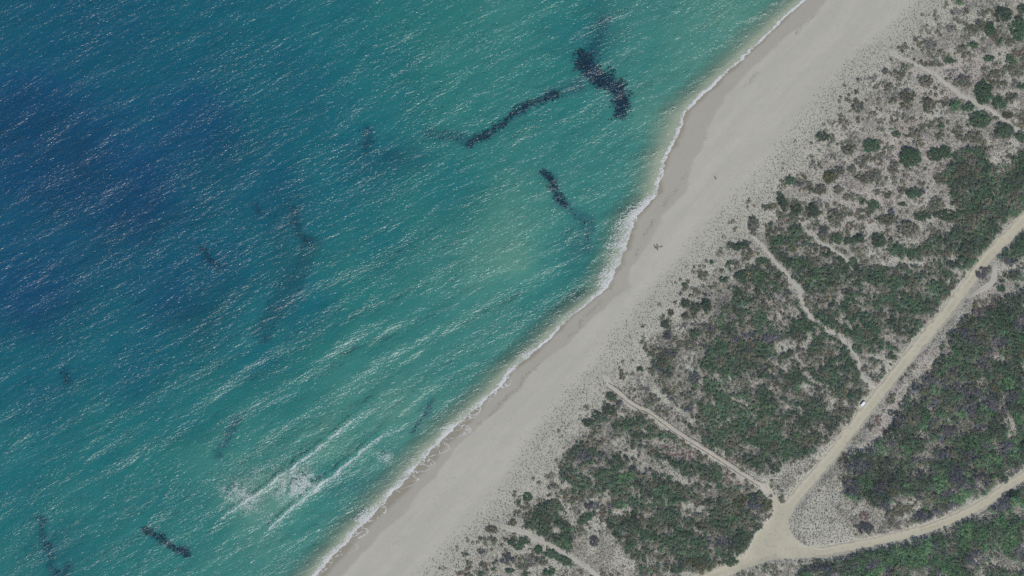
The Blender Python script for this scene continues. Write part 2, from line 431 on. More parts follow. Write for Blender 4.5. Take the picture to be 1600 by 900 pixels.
M_BARK = plain_material('grey brown bark', (0.12, 0.09, 0.07), 0.9)
def foam_material():
    m, nt = new_mat('white sea foam'); P = pos(nt)
    c = mix(nt, noise(nt, P, 2.0, 3), (0.86, 0.87, 0.87), (0.72, 0.74, 0.75))
    p = N(nt, 'BsdfDiffuse'); nt.links.new(c, p.inputs['Color'])
    t = N(nt, 'BsdfTransparent'); sm = N(nt, 'MixShader'); sm.inputs[0].default_value = 0.5     # bubbles let light through
    nt.links.new(p.outputs[0], sm.inputs[1]); nt.links.new(t.outputs[0], sm.inputs[2])
    o = N(nt, 'OutputMaterial'); nt.links.new(sm.outputs[0], o.inputs['Surface'])
    return m
M_FOAM = foam_material()

# ------------------------------------------------------------------ vegetation maps
# mixes: ordered kinds with their share; D dark green, G green, B bright green, O olive, Y yellow olive, L grey lilac, U dark purple grey, P pink red
THICK = [
 ('upper_right', [(1478,256),(1496,238),(1512,226),(1542,228),(1538,250),(1560,262),(1576,246),(1600,238),(1600,326),(1582,342),(1565,352),(1530,354),(1500,352),(1498,330),(1486,310),(1478,285)], [('D',.45),('G',.4),('O',.15)], 1.0, 1.4),
 ('upper_right', [(1380,372),(1410,386),(1440,386),(1455,372),(1500,352),(1560,350),(1560,368),(1542,392),(1518,416),(1500,420),(1462,420),(1452,408),(1415,404),(1390,398)], [('D',.6),('G',.32),('O',.08)], 1.0, 1.4),
 ('middle', [(1196,352),(1240,345),(1262,360),(1290,385),(1340,408),(1400,416),(1450,420),(1490,425),(1508,438),(1470,480),(1432,518),(1400,552),(1380,588),(1364,598),(1346,560),(1322,530),(1292,512),(1268,490),(1250,452),(1228,422),(1200,392)], [('G',.25),('D',.33),('L',.27),('O',.15)], .93, 1.0),
 ('middle', [(1160,420),(1200,404),(1235,448),(1256,488),(1290,516),(1320,536),(1338,572),(1355,608),(1348,622),(1328,645),(1300,680),(1262,710),(1225,732),(1200,745),(1180,738),(1110,695),(1066,664),(1090,640),(1100,610),(1090,580),(1100,540),(1112,500),(1140,455)], [('G',.28),('D',.42),('L',.2),('O',.1)], .93, 1.0),
 ('middle', [(1060,450),(1120,440),(1160,430),(1140,470),(1115,500),(1105,540),(1080,545),(1060,530),(1085,505),(1120,490),(1090,455)], [('L',.6),('O',.3),('U',.1)], .85, .5),
 ('middle', [(1014,560),(1040,545),(1080,535),(1104,540),(1092,585),(1100,620),(1075,645),(1052,655),(1028,634),(1012,600)], [('L',.62),('D',.18),('U',.2)], .95, .5),
 ('lower', [(905,692),(930,656),(955,645),(985,655),(1012,655),(1050,678),(1100,708),(1150,742),(1192,766),(1202,778),(1198,796),(1190,812),(1178,832),(1166,858),(1140,880),(1100,896),(1000,900),(984,872),(965,846),(952,828),(945,800),(960,775),(900,770),(880,752),(876,720),(892,700)], [('D',.42),('G',.2),('L',.26),('O',.12)], .92, 1.1),
 ('shore_copse', [(818,826),(826,806),(842,794),(862,782),(882,795),(886,812),(898,822),(897,842),(886,860),(866,856),(846,836)], [('D',.7),('G',.3)], 1.0, 1.2),
 ('east', [(1600,362),(1566,390),(1558,404),(1578,414),(1600,412)], [('B',.5),('G',.5)], 1.0, 1.5),
 ('east', [(1600,418),(1572,428),(1562,444),(1600,448)], [('D',.6),('G',.4)], .9, 1.4),
 ('east', [(1600,455),(1570,468),(1540,472),(1520,484),(1512,500),(1490,512),(1470,530),(1468,552),(1452,582),(1424,600),(1412,622),(1402,652),(1376,684),(1345,696),(1322,716),(1314,742),(1322,776),(1350,782),(1368,796),(1384,800),(1398,784),(1428,772),(1444,790),(1424,818),(1470,803),(1530,776),(1562,756),(1600,730)], [('D',.36),('G',.27),('O',.14),('L',.13),('U',.10)], .98, 2.3),
 ('south', [(1236,900),(1262,884),(1310,874),(1372,856),(1420,846),(1480,828),(1520,806),(1560,784),(1600,758),(1600,900)], [('B',.36),('G',.34),('D',.22),('O',.08)], 1.0, 2.0),
 ('south', [(1120,900),(1180,890),(1240,878),(1290,870),(1240,890),(1200,900)], [('O',.5),('L',.5)], .6, .4),
]
# patches painted over the mixes: x, y, rx, ry, angle, kind ('S' = bare sand, 's' = half bare)
PATCH = [
 (1520,345,16,9,0,'O'),(1450,345,30,12,0,'O'),(1420,385,40,14,0,'G'),(1500,380,36,18,0,'D'),(1540,300,20,20,0,'G'),(1503,285,16,22,0,'D'),(1530,268,14,12,0,'G'),
 (1565,262,20,6,-25,'s'),(1545,335,10,5,0,'O'),(1460,405,40,3,-4,'S'),(1452,412,8,9,0,'S'),(1405,409,18,3.5,0,'S'),(1378,372,30,4,20,'s'),
 (1250,395,25,12,10,'L'),(1225,375,20,10,0,'G'),(1245,410,22,10,0,'G'),(1300,425,40,12,5,'D'),(1235,385,14,5,0,'Y'),(1275,440,30,12,0,'G'),(1350,430,30,10,0,'D'),(1370,455,28,12,20,'L'),(1340,475,20,12,0,'L'),
 (1385,440,20,8,0,'G'),(1430,445,22,9,0,'O'),(1445,430,20,7,0,'D'),(1395,470,30,12,0,'G'),(1405,505,22,12,0,'D'),(1350,505,30,14,0,'G'),(1345,530,22,12,0,'G'),(1380,545,22,12,0,'G'),
 (1310,470,4,14,20,'S'),(1315,498,14,3,0,'S'),(1332,508,9,5,0,'s'),(1440,455,8,4,0,'s'),(1452,463,14,4,25,'s'),(1448,440,6,10,20,'s'),(1395,530,24,2.5,8,'S'),(1372,560,30,3,12,'S'),(1375,575,16,10,-20,'s'),(1395,583,14,5,-45,'P'),
 (1238,480,20,7,50,'L'),(1218,500,14,22,10,'s'),(1225,540,18,10,0,'s'),(1238,490,10,14,0,'s'),(1250,508,9,11,0,'G'),(1285,516,15,10,0,'G'),(1262,533,5,14,10,'S'),(1248,566,6,14,-35,'S'),(1265,590,16,5,35,'S'),(1262,608,12,5,30,'S'),(1290,602,12,3,20,'s'),(1303,620,10,4,-10,'S'),(1298,630,4,9,20,'s'),
 (1225,572,14,9,0,'L'),(1240,640,16,3,20,'s'),(1306,560,14,4,80,'s'),(1210,608,26,3,24,'s'),(1160,632,26,3,20,'S'),(1135,605,22,10,0,'L'),(1185,595,10,6,0,'s'),(1128,592,26,3,12,'s'),(1112,626,10,6,0,'s'),(1115,600,26,9,8,'G'),(1108,590,9,2.5,-30,'P'),(1140,658,8,6,0,'s'),(1130,660,22,4,-20,'s'),(1205,657,5,2.5,0,'P'),
 (1120,652,16,16,0,'G'),(1185,665,40,22,20,'G'),(1150,625,26,10,0,'G'),(1185,690,36,16,30,'G'),(1230,700,28,16,-20,'G'),(1260,690,24,12,0,'D'),(1120,695,30,8,30,'G'),(1205,520,18,12,0,'U'),(1190,495,18,14,0,'G'),(1215,470,10,10,0,'L'),(1165,525,16,6,0,'U'),(1160,545,24,10,0,'D'),(1125,540,18,8,0,'G'),(1090,538,10,3,-35,'P'),
 (1075,640,8,5,10,'U'),(1034,570,9,6,-30,'Y'),(1020,575,8,8,0,'O'),
 (985,662,30,9,-12,'G'),(1005,650,14,7,20,'G'),(950,690,40,22,0,'L'),(925,690,14,8,0,'O'),(920,710,25,10,0,'U'),(1010,720,40,10,20,'s'),(1040,735,26,8,20,'S'),(1065,750,20,7,25,'S'),(975,700,25,8,10,'L'),(1030,695,24,8,10,'L'),(1060,708,26,9,10,'P'),(1070,720,16,5,10,'D'),(985,710,14,6,0,'O'),
 (1100,750,22,12,10,'L'),(1110,745,20,10,0,'G'),(1148,750,12,7,30,'P'),(1155,790,18,14,0,'Y'),(1140,770,14,8,0,'O'),(1180,790,20,8,0,'U'),(1110,770,16,6,0,'L'),(1075,785,10,4,0,'S'),(1095,795,14,3,20,'S'),(1040,770,30,13,20,'G'),(1060,765,22,8,20,'O'),(985,775,22,8,20,'G'),(945,745,24,8,0,'G'),(975,747,14,7,0,'B'),(1000,735,16,6,0,'U'),(900,755,14,12,0,'G'),
 (950,775,6,12,-30,'S'),(975,800,18,5,0,'S'),(975,790,12,6,0,'B'),(962,791,10,7,0,'D'),(1090,830,5,3,0,'S'),(1110,832,30,5,15,'L'),(1130,845,26,6,10,'U'),(1000,815,30,10,0,'D'),(1050,810,26,12,0,'D'),(1015,835,26,12,0,'G'),(1070,850,40,14,0,'G'),(1130,815,24,12,0,'G'),(1110,890,20,10,0,'Y'),(1085,880,14,10,0,'Y'),(1020,885,16,8,0,'B'),(1022,878,22,4,10,'s'),(1050,890,20,10,0,'D'),(980,860,14,10,0,'D'),
 (865,826,8,6,-20,'S'),(878,802,5,4,0,'S'),(862,812,10,10,0,'D'),(882,840,11,17,0,'G'),(870,850,14,8,30,'G'),
 (1500,492,10,7,0,'Y'),(1485,505,14,8,-30,'L'),(1530,478,26,8,10,'P'),(1555,500,24,12,0,'G'),(1500,525,20,9,0,'D'),(1560,525,16,8,0,'U'),(1580,520,14,8,0,'D'),(1530,525,20,8,0,'O'),(1480,548,12,8,20,'L'),(1560,560,16,5,10,'s'),(1590,552,12,3,-20,'Y'),(1520,590,9,6,20,'Y'),(1555,610,12,8,0,'Y'),(1510,610,20,7,0,'U'),(1566,630,5,16,10,'s'),(1575,660,8,12,0,'s'),(1580,675,10,10,-30,'s'),(1540,620,14,6,0,'U'),(1590,640,12,10,0,'D'),(1530,600,20,8,0,'L'),(1430,620,20,8,10,'L'),(1500,645,16,10,0,'U'),(1515,660,12,9,0,'L'),(1480,640,14,12,0,'O'),(1430,655,16,10,0,'O'),(1455,655,20,8,0,'U'),(1440,680,14,7,0,'L'),(1420,690,14,8,0,'G'),(1460,700,16,6,0,'L'),(1500,668,12,3,0,'P'),
 (1450,715,18,8,0,'L'),(1475,710,14,6,0,'U'),(1520,690,30,14,0,'G'),(1540,720,24,12,0,'B'),(1585,700,16,14,0,'G'),(1580,680,10,8,0,'U'),(1517,730,6,6,0,'P'),(1515,735,8,4,0,'s'),(1380,745,40,20,0,'D'),(1370,770,26,12,10,'D'),(1395,765,12,8,0,'Y'),(1385,790,12,6,0,'B'),(1430,745,26,12,0,'D'),(1490,745,30,12,0,'G'),(1500,760,20,8,0,'U'),(1530,758,10,7,-50,'s'),(1575,735,12,4,0,'s'),(1420,780,26,5,0,'L'),(1430,735,20,5,-10,'s'),(1450,735,12,3,0,'s'),
 (1340,862,0,0,0,'D'),(1375,870,30,12,-10,'G'),(1310,886,26,10,-15,'D'),(1350,880,24,10,0,'U'),(1450,850,30,10,0,'B'),(1430,870,34,14,0,'B'),(1440,845,12,6,0,'U'),(1480,835,14,8,0,'s'),(1485,855,8,6,0,'s'),(1465,870,14,8,0,'U'),(1400,890,20,8,0,'O'),(1440,895,20,7,0,'L'),(1490,890,20,10,0,'B'),(1500,830,20,12,0,'G'),(1540,805,20,9,0,'L'),(1555,830,14,10,0,'D'),(1560,850,12,10,0,'U'),(1540,880,26,14,-35,'s'),(1575,880,26,10,20,'L'),(1595,835,12,16,0,'D'),(1590,800,12,9,0,'L'),(1580,860,16,12,0,'G'),(1520,855,9,9,0,'O'),
]
CLEAR = [(T1, 6), (T2, 9), (T2B, 5), (T3, 10), (T4, 6), (FPATH, 13), (ROAD_MAIN, 24), (ROAD_LOW, 21), (ROAD_SW, 22), (TRACK, 12),
         ([(1375,413),(1412,409),(1436,411),(1450,405)], 4), ([(1070,570),(1095,583),(1098,600)], 5), ([(1005,560),(1012,590),(1030,620),(1062,640),(1080,655)], 9),
         ([(1515,470),(1490,500),(1470,522),(1455,555),(1436,580),(1410,612),(1395,640),(1370,680),(1345,700)], 14),
         ([(1536,455),(1570,445),(1600,440)], 8), ([(1556,410),(1575,420),(1600,405)], 6), ([(1490,430),(1480,442)], 5)]
KINDS = ['D', 'G', 'B', 'O', 'Y', 'L', 'U', 'P']
PALETTE = {  # base colours (albedo) of each plant kind
 'D': (0.096, 0.126, 0.084), 'G': (0.099, 0.160, 0.090), 'B': (0.112, 0.205, 0.098), 'O': (0.175, 0.178, 0.122), 'Y': (0.13, 0.135, 0.065),
 'L': (0.285, 0.272, 0.240), 'U': (0.125, 0.125, 0.138), 'P': (0.25, 0.15, 0.155)}
SPECK = [  # tussocky waste ground, strong dark and white speckle
 [(1312,722),(1312,776),(1366,790),(1378,808),(1350,846),(1272,853),(1246,842),(1238,815),(1242,797),(1290,738)],
 [(1200,742),(1262,712),(1312,684),(1292,718),(1232,784),(1214,768)],
 [(908,842),(955,838),(985,872),(998,900),(935,900),(905,868)], [(1020,712),(1060,728),(1090,760),(1065,765),(1020,735)]]
SPK = np.zeros((H, W), bool)
for p in SPECK: SPK |= poly_mask(p)
cover = np.zeros((H, W), np.float32); kind = np.full((H, W), -1, np.int8); tall = np.zeros((H, W), np.float32)
owner = np.full((H, W), -1, np.int8)
OWN = ['upper_right', 'middle', 'lower', 'shore_copse', 'east', 'south', 'open_dune']
u1 = fbm(GX / 26, GY / 17, 71, 4)
srt = np.sort(u1[::7, ::7].ravel()); U1 = np.searchsorted(srt, u1) / len(srt)
u2 = fbm(GX / 9, GY / 7, 78, 3); srt = np.sort(u2[::7, ::7].ravel()); U2 = np.searchsorted(srt, u2) / len(srt)
UM = (U1 * 0.72 + U2 * 0.28); srt = np.sort(UM[::7, ::7].ravel()); UM = np.searchsorted(srt, UM) / len(srt)
for own, pts, mx, dens, tl in THICK:
    m = poly_mask(pts); cover[m] = dens; tall[m] = tl; owner[m] = OWN.index(own)
    acc = 0
    for k, w in mx:
        q = m & (UM >= acc) & (UM <= acc + w); kind[q] = KINDS.index(k); acc += w
for x, y, rx, ry, a, k in PATCH:
    if rx == 0: continue
    ca, sa = math.cos(math.radians(a)), math.sin(math.radians(a)); R = int(max(rx, ry) + 16)
    sl = (slice(max(0, int(y) - R), min(H, int(y) + R)), slice(max(0, int(x) - R), min(W, int(x) + R)))
    dx = WARPX[sl] - x; dy = WARPY[sl] - y
    e = ((dx * ca + dy * sa) / rx) ** 2 + ((-dx * sa + dy * ca) / ry) ** 2
    m = (e < 1) & (owner[sl] >= 0)
    if k == 'S': cover[sl][m] = 0.03
    elif k == 's': cover[sl][m] *= 0.35
    else:
        m2 = m & ((U2[sl] > 0.15) | (e < 0.3)); kind[sl][m2] = KINDS.index(k)
        if k in 'LUP': cover[sl][m] = np.minimum(cover[sl][m], 0.85)
for pts, w in CLEAR: cover[stroke_mask(pts, w, 0.5)] = 0.0
cover[poly_mask(JUNC, False)] = 0
cover[owner < 0] = 0
free = (owner < 0) & (kind < 0)
dn0 = (GX - _du(GY)) * 0.72
lowc = 0.75 * smooth(0.44, 0.62, fbm(GX / 15, GY / 11, 301, 3)) * smooth(14, 80, dn0) + 0.10 * smooth(40, 90, dn0)
lowc[SPK] *= 0.12
cover[free] = lowc[free]; tall[free] = 0.35; owner[free] = OWN.index('open_dune')
kind[free] = np.where(UM < .5, KINDS.index('L'), np.where(UM < .95, KINDS.index('O'), KINDS.index('P')))[free]
for pts, w in CLEAR: cover[stroke_mask(pts, w, 0.5) & free] = 0.0
cover[free & poly_mask(JUNC, False)] = 0
lu = np.isin(kind, [KINDS.index('L'), KINDS.index('P')])
tall[lu] *= 0.55
gap = fbm(GX / 6, GY / 5, 83, 2)
cover *= np.where(gap > 0.74, 0.4, 1.0)
coverB = blur(cover, 3); tallB = blur(tall * (cover > 0.3), 4)

allroad = np.zeros((H, W), bool)
for pts, w in ((ROAD_MAIN, 21), (ROAD_LOW, 17), (ROAD_SW, 20), (TRACK, 9)): allroad |= stroke_mask(pts, w, 0.15)
allroad |= poly_mask(JUNC, False)
pathm = np.zeros((H, W), bool)
for pts, w in ((T1, 5), (T2, 6), (T2B, 3.5), (T3, 8), (FPATH, 8), (T4, 3)): pathm |= stroke_mask(pts, w, 0.3)
DUNED = (GX - _du(GY)) * 0.72                         # pixels inland of the dune edge
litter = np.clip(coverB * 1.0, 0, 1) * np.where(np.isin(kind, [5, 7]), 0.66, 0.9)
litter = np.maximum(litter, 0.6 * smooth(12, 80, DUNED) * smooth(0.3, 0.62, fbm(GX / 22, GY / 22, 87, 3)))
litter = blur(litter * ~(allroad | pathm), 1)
warmth = np.zeros((H, W), np.float32)
for x, y, rx, ry in ((1395, 640, 20, 50), (1540, 455, 34, 14), (1440, 560, 14, 30), (1390, 590, 14, 20), (1500, 115, 90, 40), (1400, 250, 90, 60), (1350, 320, 80, 40), (1385, 690, 26, 30), (1200, 470, 40, 30)):
    warmth = np.maximum(warmth, np.exp(-(((GX - x) / rx) ** 2 + ((GY - y) / ry) ** 2)).astype(np.float32))
warmth *= 0.9

# ------------------------------------------------------------------ ground sheets: seabed, beach, dune
ROWS = np.concatenate([-np.geomspace(5200, 190, 14), np.arange(-150, 1051, 3.2), np.geomspace(1090, 6100, 14)])
nr = len(ROWS)
def sheet(name, xa, xb, t, mat, zfun, attrs, label_kind='structure'):
    """grid between two curves of the frame rows; t = parameters across"""
    X = xa[:, None] + (xb - xa)[:, None] * t[None, :] if t.ndim == 1 else t
    Y = np.repeat(ROWS[:, None], X.shape[1], 1)
    Z = zfun(X, Y)
    nc = X.shape[1]
    v = np.stack([wx(X), wy(Y), Z], -1).reshape(-1, 3)
    i = np.arange((nr - 1) * nc).reshape(nr - 1, nc)[:, :-1].ravel()
    f = np.stack([i, i + nc, i + nc + 1, i + 1], -1)
    o = np_mesh(name, v, f, mat, True, attrs={k: fn(X, Y) for k, fn in attrs.items()})
    o['kind'] = 'structure'
    return o
SH_R, DU_R = shore(ROWS), dune_edge(ROWS)
DU_R = np.maximum(DU_R, SH_R + 30)
far_l = np.minimum(SH_R - 700, -160.0)
sea_t = []
for k in range(nr):
    sea_t.append(np.concatenate([[np.minimum(-9000, far_l[k] - 1600), np.minimum(-3000, far_l[k] - 1000), far_l[k] - 500], np.linspace(far_l[k], SH_R[k] - 120, 150), np.linspace(SH_R[k] - 116, SH_R[k], 40)]))
sea_t = np.array(sea_t)
SEAGRASS = [  # strokes: points, width px, density, label
 ([(912,92),(920,108),(945,122),(966,138),(972,160),(970,174)], 26, 1.0, 'large dark seagrass bed bent like a boomerang off the beach'),
 ([(945,30),(938,55),(926,78),(914,98)], 20, 0.42, 'faint seagrass streak reaching up from the boomerang shaped bed'),
 ([(735,222),(750,214),(768,206),(786,190),(802,177),(830,160),(870,147)], 11, 0.95, 'long thin dark seagrass streak slanting toward the boomerang bed'),
 ([(672,210),(700,212),(738,220)], 12, 0.3, 'faint seagrass smear at the left end of the long streak'),
 ([(868,148),(905,130)], 16, 0.25, 'faint seagrass smear joining the long streak to the big bed'),
 ([(849,267),(860,282),(868,298),(881,318)], 11, 1.0, 'short black seagrass streak in pale green water near the beach'),
 ([(881,318),(905,335),(920,350),(917,388)], 12, 0.22, 'faint hooked seagrass trail below the short black streak'),
 ([(572,204),(574,216),(570,230)], 15, 0.5, 'small lone seagrass patch left of the long streak'),
 ([(458,322),(461,350),(466,368),(484,380)], 9, 0.5, 'thin crooked seagrass wisp out in blue water'),
 ([(482,385),(462,430),(432,480),(408,520)], 26, 0.16, 'broad dim seagrass smear trailing below the crooked wisp'),
 ([(314,388),(324,404),(342,418)], 10, 0.55, 'small seagrass streak left of the crooked wisp'),
 ([(97,580),(99,594)], 12, 0.5, 'tiny round seagrass patch near the left edge'),
 ([(224,830),(244,838),(262,852),(276,860),(292,867)], 9, 0.9, 'dark seagrass streak left of the breaking waves'),
 ([(60,810),(64,828),(70,850),(75,880)], 9, 0.6, 'upright seagrass streak at the bottom left corner'),
 ([(78,890),(92,896),(104,888)], 12, 0.6, 'seagrass clump at the foot of the upright streak'),
 ([(372,655),(350,690),(340,712)], 11, 0.45, 'ragged seagrass streak just above the breaking waves'),
 ([(676,625),(662,652),(645,676)], 7, 0.6, 'slim seagrass streak close to the swash line'),
 ([(395,322),(400,330)], 9, 0.3, 'faint seagrass speck between wisp and small streak'),
]
smudge = np.zeros((H, W), np.float32)
for pts, w, d, lb in SEAGRASS: smudge = np.maximum(smudge, stroke_mask(pts, w * (0.9 if d > 0.4 else 1.2), 1.0) * min(0.92, 0.28 + d * 0.62))
for x, y, rx, ry, a in ((620, 245, 60, 22, .4), (940, 40, 30, 60, .3), (440, 430, 25, 90, .3), (320, 500, 40, 60, .25), (900, 390, 22, 40, .3), (560, 760, 60, 20, .2), (90, 860, 50, 50, .3)):
    smudge = np.maximum(smudge, a * np.exp(-(((GX - x) / rx) ** 2 + ((GY - y) / ry) ** 2)).astype(np.float32) * (0.4 + fbm(GX / 20, GY / 20, 13, 3)))
smudge = np.maximum(blur(smudge, 2), 0.8 * blur(smudge, 5))
infr = lambda X, Y: (X > -130) & (X < 1730) & (Y > -130) & (Y < 1030)
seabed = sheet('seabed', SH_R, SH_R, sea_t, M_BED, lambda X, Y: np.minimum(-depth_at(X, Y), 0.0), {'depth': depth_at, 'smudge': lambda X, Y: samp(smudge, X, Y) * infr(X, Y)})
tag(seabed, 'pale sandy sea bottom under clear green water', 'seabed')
def wet_f(X, Y):
    d = (X - shore(Y)) * 0.72
    wline = 26 + 16 * (fbm(Y / 60, Y * 0, 17, 3) - 0.5) * 2
    return smooth(wline + 7, wline - 7, d)
def swash_f(X, Y):
    d = (X - shore(Y)) * 0.72
    wl = 5 + 6 * (fbm(Y / 18, Y * 0, 19, 3) - 0.5) * 2 + 9 * smooth(600, 680, Y)
    return smooth(wl + 3, wl - 4, d)
zero = lambda X, Y: np.zeros(X.shape)
beach = sheet('beach', SH_R, DU_R, np.linspace(0, 1, 60), M_SAND, land_h, {'wet': wet_f, 'swash': swash_f, 'litter': zero, 'warm': zero})
tag(beach, 'wide bare strip of pale sand along the water', 'beach')
dune_t = np.array([np.concatenate([DU_R[k] + np.linspace(0, 1, 330) * (max(1760, DU_R[k] + 400) - DU_R[k]), [max(1760, DU_R[k] + 400) + 600, max(1760, DU_R[k] + 400) + 4500]]) for k in range(nr)])
fade = lambda X, Y: smooth(-2, 14, (X - dune_edge(Y)) * 0.72)
dune = sheet('dune_ground', DU_R, DU_R, dune_t, M_SAND, land_h, {'wet': zero, 'swash': zero, 'litter': lambda X, Y: np.where(infr(X, Y), samp(litter, X, Y), 0.55 * smooth(1000, 1400, X - Y * 0 + 300)) * fade(X, Y), 'warm': lambda X, Y: samp(warmth, X, Y) * fade(X, Y)})
tag(dune, 'sandy scrub covered dune ground behind the beach', 'ground')

# ------------------------------------------------------------------ sea surface: swell, two breaking crests
CREST_A = [(330,824),(350,808),(400,773),(440,742),(480,715),(520,682),(560,650),(590,628)]
CREST_B = [(405,842),(450,800),(500,758),(540,728),(580,692),(622,664)]
SWELLS = [[(522,513),(560,480),(584,457)], [(556,556),(584,528),(612,505)], [(620,572),(655,545)], [(594,612),(628,580)], [(505,690),(524,668),(562,640)], [(598,674),(625,645),(655,618)], [(538,568),(572,556)],
          [(193,750),(226,716)], [(98,750),(140,716),(190,678)], [(228,818),(246,790),(264,762)], [(690,590),(740,566),(764,560)], [(280,800),(312,786)], [(1168,30),(1196,12),(1212,0)], [(975,345),(1000,318)], [(905,430),(935,395),(950,380)]]
def sea_z(px, py):
    px = np.asarray(px, float); py = np.asarray(py, float)
    X = px * S; Y = -py * S
    sdist = (shore(py) - px) * 0.72 * S
    z = 0
    zone = 0.30 + 0.9 * np.exp(-(((px - 610) / 230) ** 2 + ((py - 560) / 150) ** 2)) + 0.7 * np.exp(-(((px - 260) / 200) ** 2 + ((py - 760) / 110) ** 2)) + 0.35 * np.exp(-(((px - 1000) / 150) ** 2 + ((py - 120) / 150) ** 2))
    for lam, ang, amp, sd in ((10.5, 33, 0.15, 1), (7.2, 27, 0.055, 2), (4.3, 20, 0.022, 3)):
        a = math.radians(ang); c = -math.sin(a) * X + math.cos(a) * Y; al = math.cos(a) * X + math.sin(a) * Y
        ph = 2 * math.pi * c / lam + 5.5 * fbm(al / 38, c / 30, 100 + sd, 2)
        env = smooth(0.38, 0.72, fbm(al / 20, c / 8, 110 + sd, 2))
        z = z + amp * env * zone * np.sin(ph)
    z = z * smooth(0, 9, sdist)
    near = (py > 560) & (py < 900) & (px < 760)
    for cr, hgt in ((CREST_A, 0.17), (CREST_B, 0.15)):
        d = stroke_dist(cr, px + (fbm(px / 9, py / 9, 121, 2) - 0.5) * 5, py)
        z = z + np.where(near, hgt * np.exp(-(d / 6.5) ** 2), 0)
    for cr in SWELLS:
        x0 = min(p[0] for p in cr) - 30; x1 = max(p[0] for p in cr) + 30; y0 = min(p[1] for p in cr) - 30; y1 = max(p[1] for p in cr) + 30
        q = (px > x0) & (px < x1) & (py > y0) & (py < y1)
        if np.any(q):
            qx, qy = px[q], py[q]; d = stroke_dist(cr, qx + (fbm(qx / 10, qy / 10, 125, 2) - 0.5) * 6, qy)
            z = np.array(z); z[q] += 0.12 * np.exp(-(d / 4.5) ** 2)
    # run-up tongues along the waterline
    z = z + 0.05 * (fbm(py / 11, px * 0, 131, 2) - 0.5) * smooth(6, 0, np.abs(sdist))
    return z
wcols = []
for k in range(nr):
    wcols.append(np.concatenate([[np.minimum(-8900, far_l[k] - 1550), np.minimum(-2900, far_l[k] - 950), far_l[k] - 480], np.linspace(far_l[k], SH_R[k] + 14, 330)]))
WXp = np.array(wcols); WYp = np.repeat(ROWS[:, None], WXp.shape[1], 1); nc = WXp.shape[1]
Zt = sea_z(WXp, WYp) + 0.02
top = np.stack([wx(WXp), wy(WYp), Zt], -1).reshape(-1, 3)
i = np.arange((nr - 1) * nc).reshape(nr - 1, nc)[:, :-1].ravel()
ft = np.stack([i, i + nc, i + nc + 1, i + 1], -1)
border = np.concatenate([np.arange(nc), np.arange(2, nr + 1) * nc - 1, ((nr - 1) * nc + np.arange(nc))[::-1][1:], (np.arange(nr)[::-1][1:-1]) * nc])
nb = len(border); base = len(top)
low = top[border].copy(); low[:, 2] = -16.0
k = np.arange(nb); k2 = (k + 1) % nb
fs = np.stack([border[k], border[k2], base + k2, base + k], -1)
# floor of the water body
floor_i = []
tl = {b: base + q for q, b in enumerate(border)}
for r in range(nr - 1):
    floor_i.append((tl[r * nc], tl[r * nc + nc - 1], tl[(r + 1) * nc + nc - 1], tl[(r + 1) * nc]))
verts = np.concatenate([top, low])
# first and last floor strips would leave their many border vertices as T-junctions: fill with fans
ff = np.array(floor_i)
fan0 = np.array([(base + q, base + q + 1, base + nc - 1, base + nc - 1) for q in range(0)], int).reshape(0, 4)
sea = np_mesh('sea', verts, np.concatenate([ft, fs[:, ::-1], ff[:, ::-1]]), M_WATER, True)
tag(sea, 'clear blue green sea with glinting ripples beside the beach', 'sea', kind='structure')

# ------------------------------------------------------------------ roads and footpaths
def strip(name, pts, width, mat, lift, label, cat, wvar=0.12, n_across=9, ends=1.0):
    P = np.array(pts, float); seg = np.hypot(*np.diff(P, axis=0).T); L = np.concatenate([[0], np.cumsum(seg)])
    t = np.linspace(0, L[-1], int(L[-1] / 2.2)); 
    # smooth the corners of the traced line
    x = np.interp(t, L, P[:, 0]); y = np.interp(t, L, P[:, 1])
    kk = np.ones(9) / 9
    xs = np.convolve(np.pad(x, 4, mode='edge'), kk, 'valid'); ys = np.convolve(np.pad(y, 4, mode='edge'), kk, 'valid')
    tx = np.gradient(xs); ty = np.gradient(ys); ln = np.hypot(tx, ty); nx, ny = -ty / ln, tx / ln
    w = (np.interp(np.linspace(0, 1, len(t)), np.linspace(0, 1, len(width)), width) if hasattr(width, '__len__') else np.full(len(t), width)) / 2
    sd = random.randint(0, 200)
    wl = w * (1 + wvar * 2.4 * (fbm(t / 7, t * 0, sd, 3) - 0.5) * 2); wr = w * (1 + wvar * 2.4 * (fbm(t / 7, t * 0, sd + 9, 3) - 0.5) * 2)
    u = np.linspace(-1, 1, n_across)
    off = np.where(u[None, :] < 0, u[None, :] * wl[:, None], u[None, :] * wr[:, None])
    X = xs[:, None] + nx[:, None] * off; Y = ys[:, None] + ny[:, None] * off
    cr = 0.03 * (1 - u[None, :] ** 2)
    Z = ground(X, Y) + lift + cr - np.where(np.abs(u[None, :]) > 0.99, 0.03, 0)
    v = np.stack([wx(X), wy(Y), Z], -1).reshape(-1, 3)
    i = np.arange((len(t) - 1) * n_across).reshape(-1, n_across)[:, :-1].ravel()
    f = np.stack([i, i + 1, i + n_across + 1, i + n_across], -1)
    o = np_mesh(name, v, f, mat, True, attrs={'edge': np.repeat(np.abs(u)[None, :], len(t), 0) * (1 - samp(JB, X, Y) * infr(X, Y))})
    return tag(o, label, cat, kind='structure')
JB = blur(poly_mask(JUNC, False), 4)
JB = np.clip(JB * 1.6, 0, 1)
strip('dirt_road', ROAD_MAIN, 19.5, M_ROAD, 0.05, 'straight pale dirt road slanting up to the right edge', 'road', 0.06)
strip('dirt_road', ROAD_LOW, 15, M_ROAD, 0.054, 'curved pale dirt road running along the bottom right', 'road', 0.08)
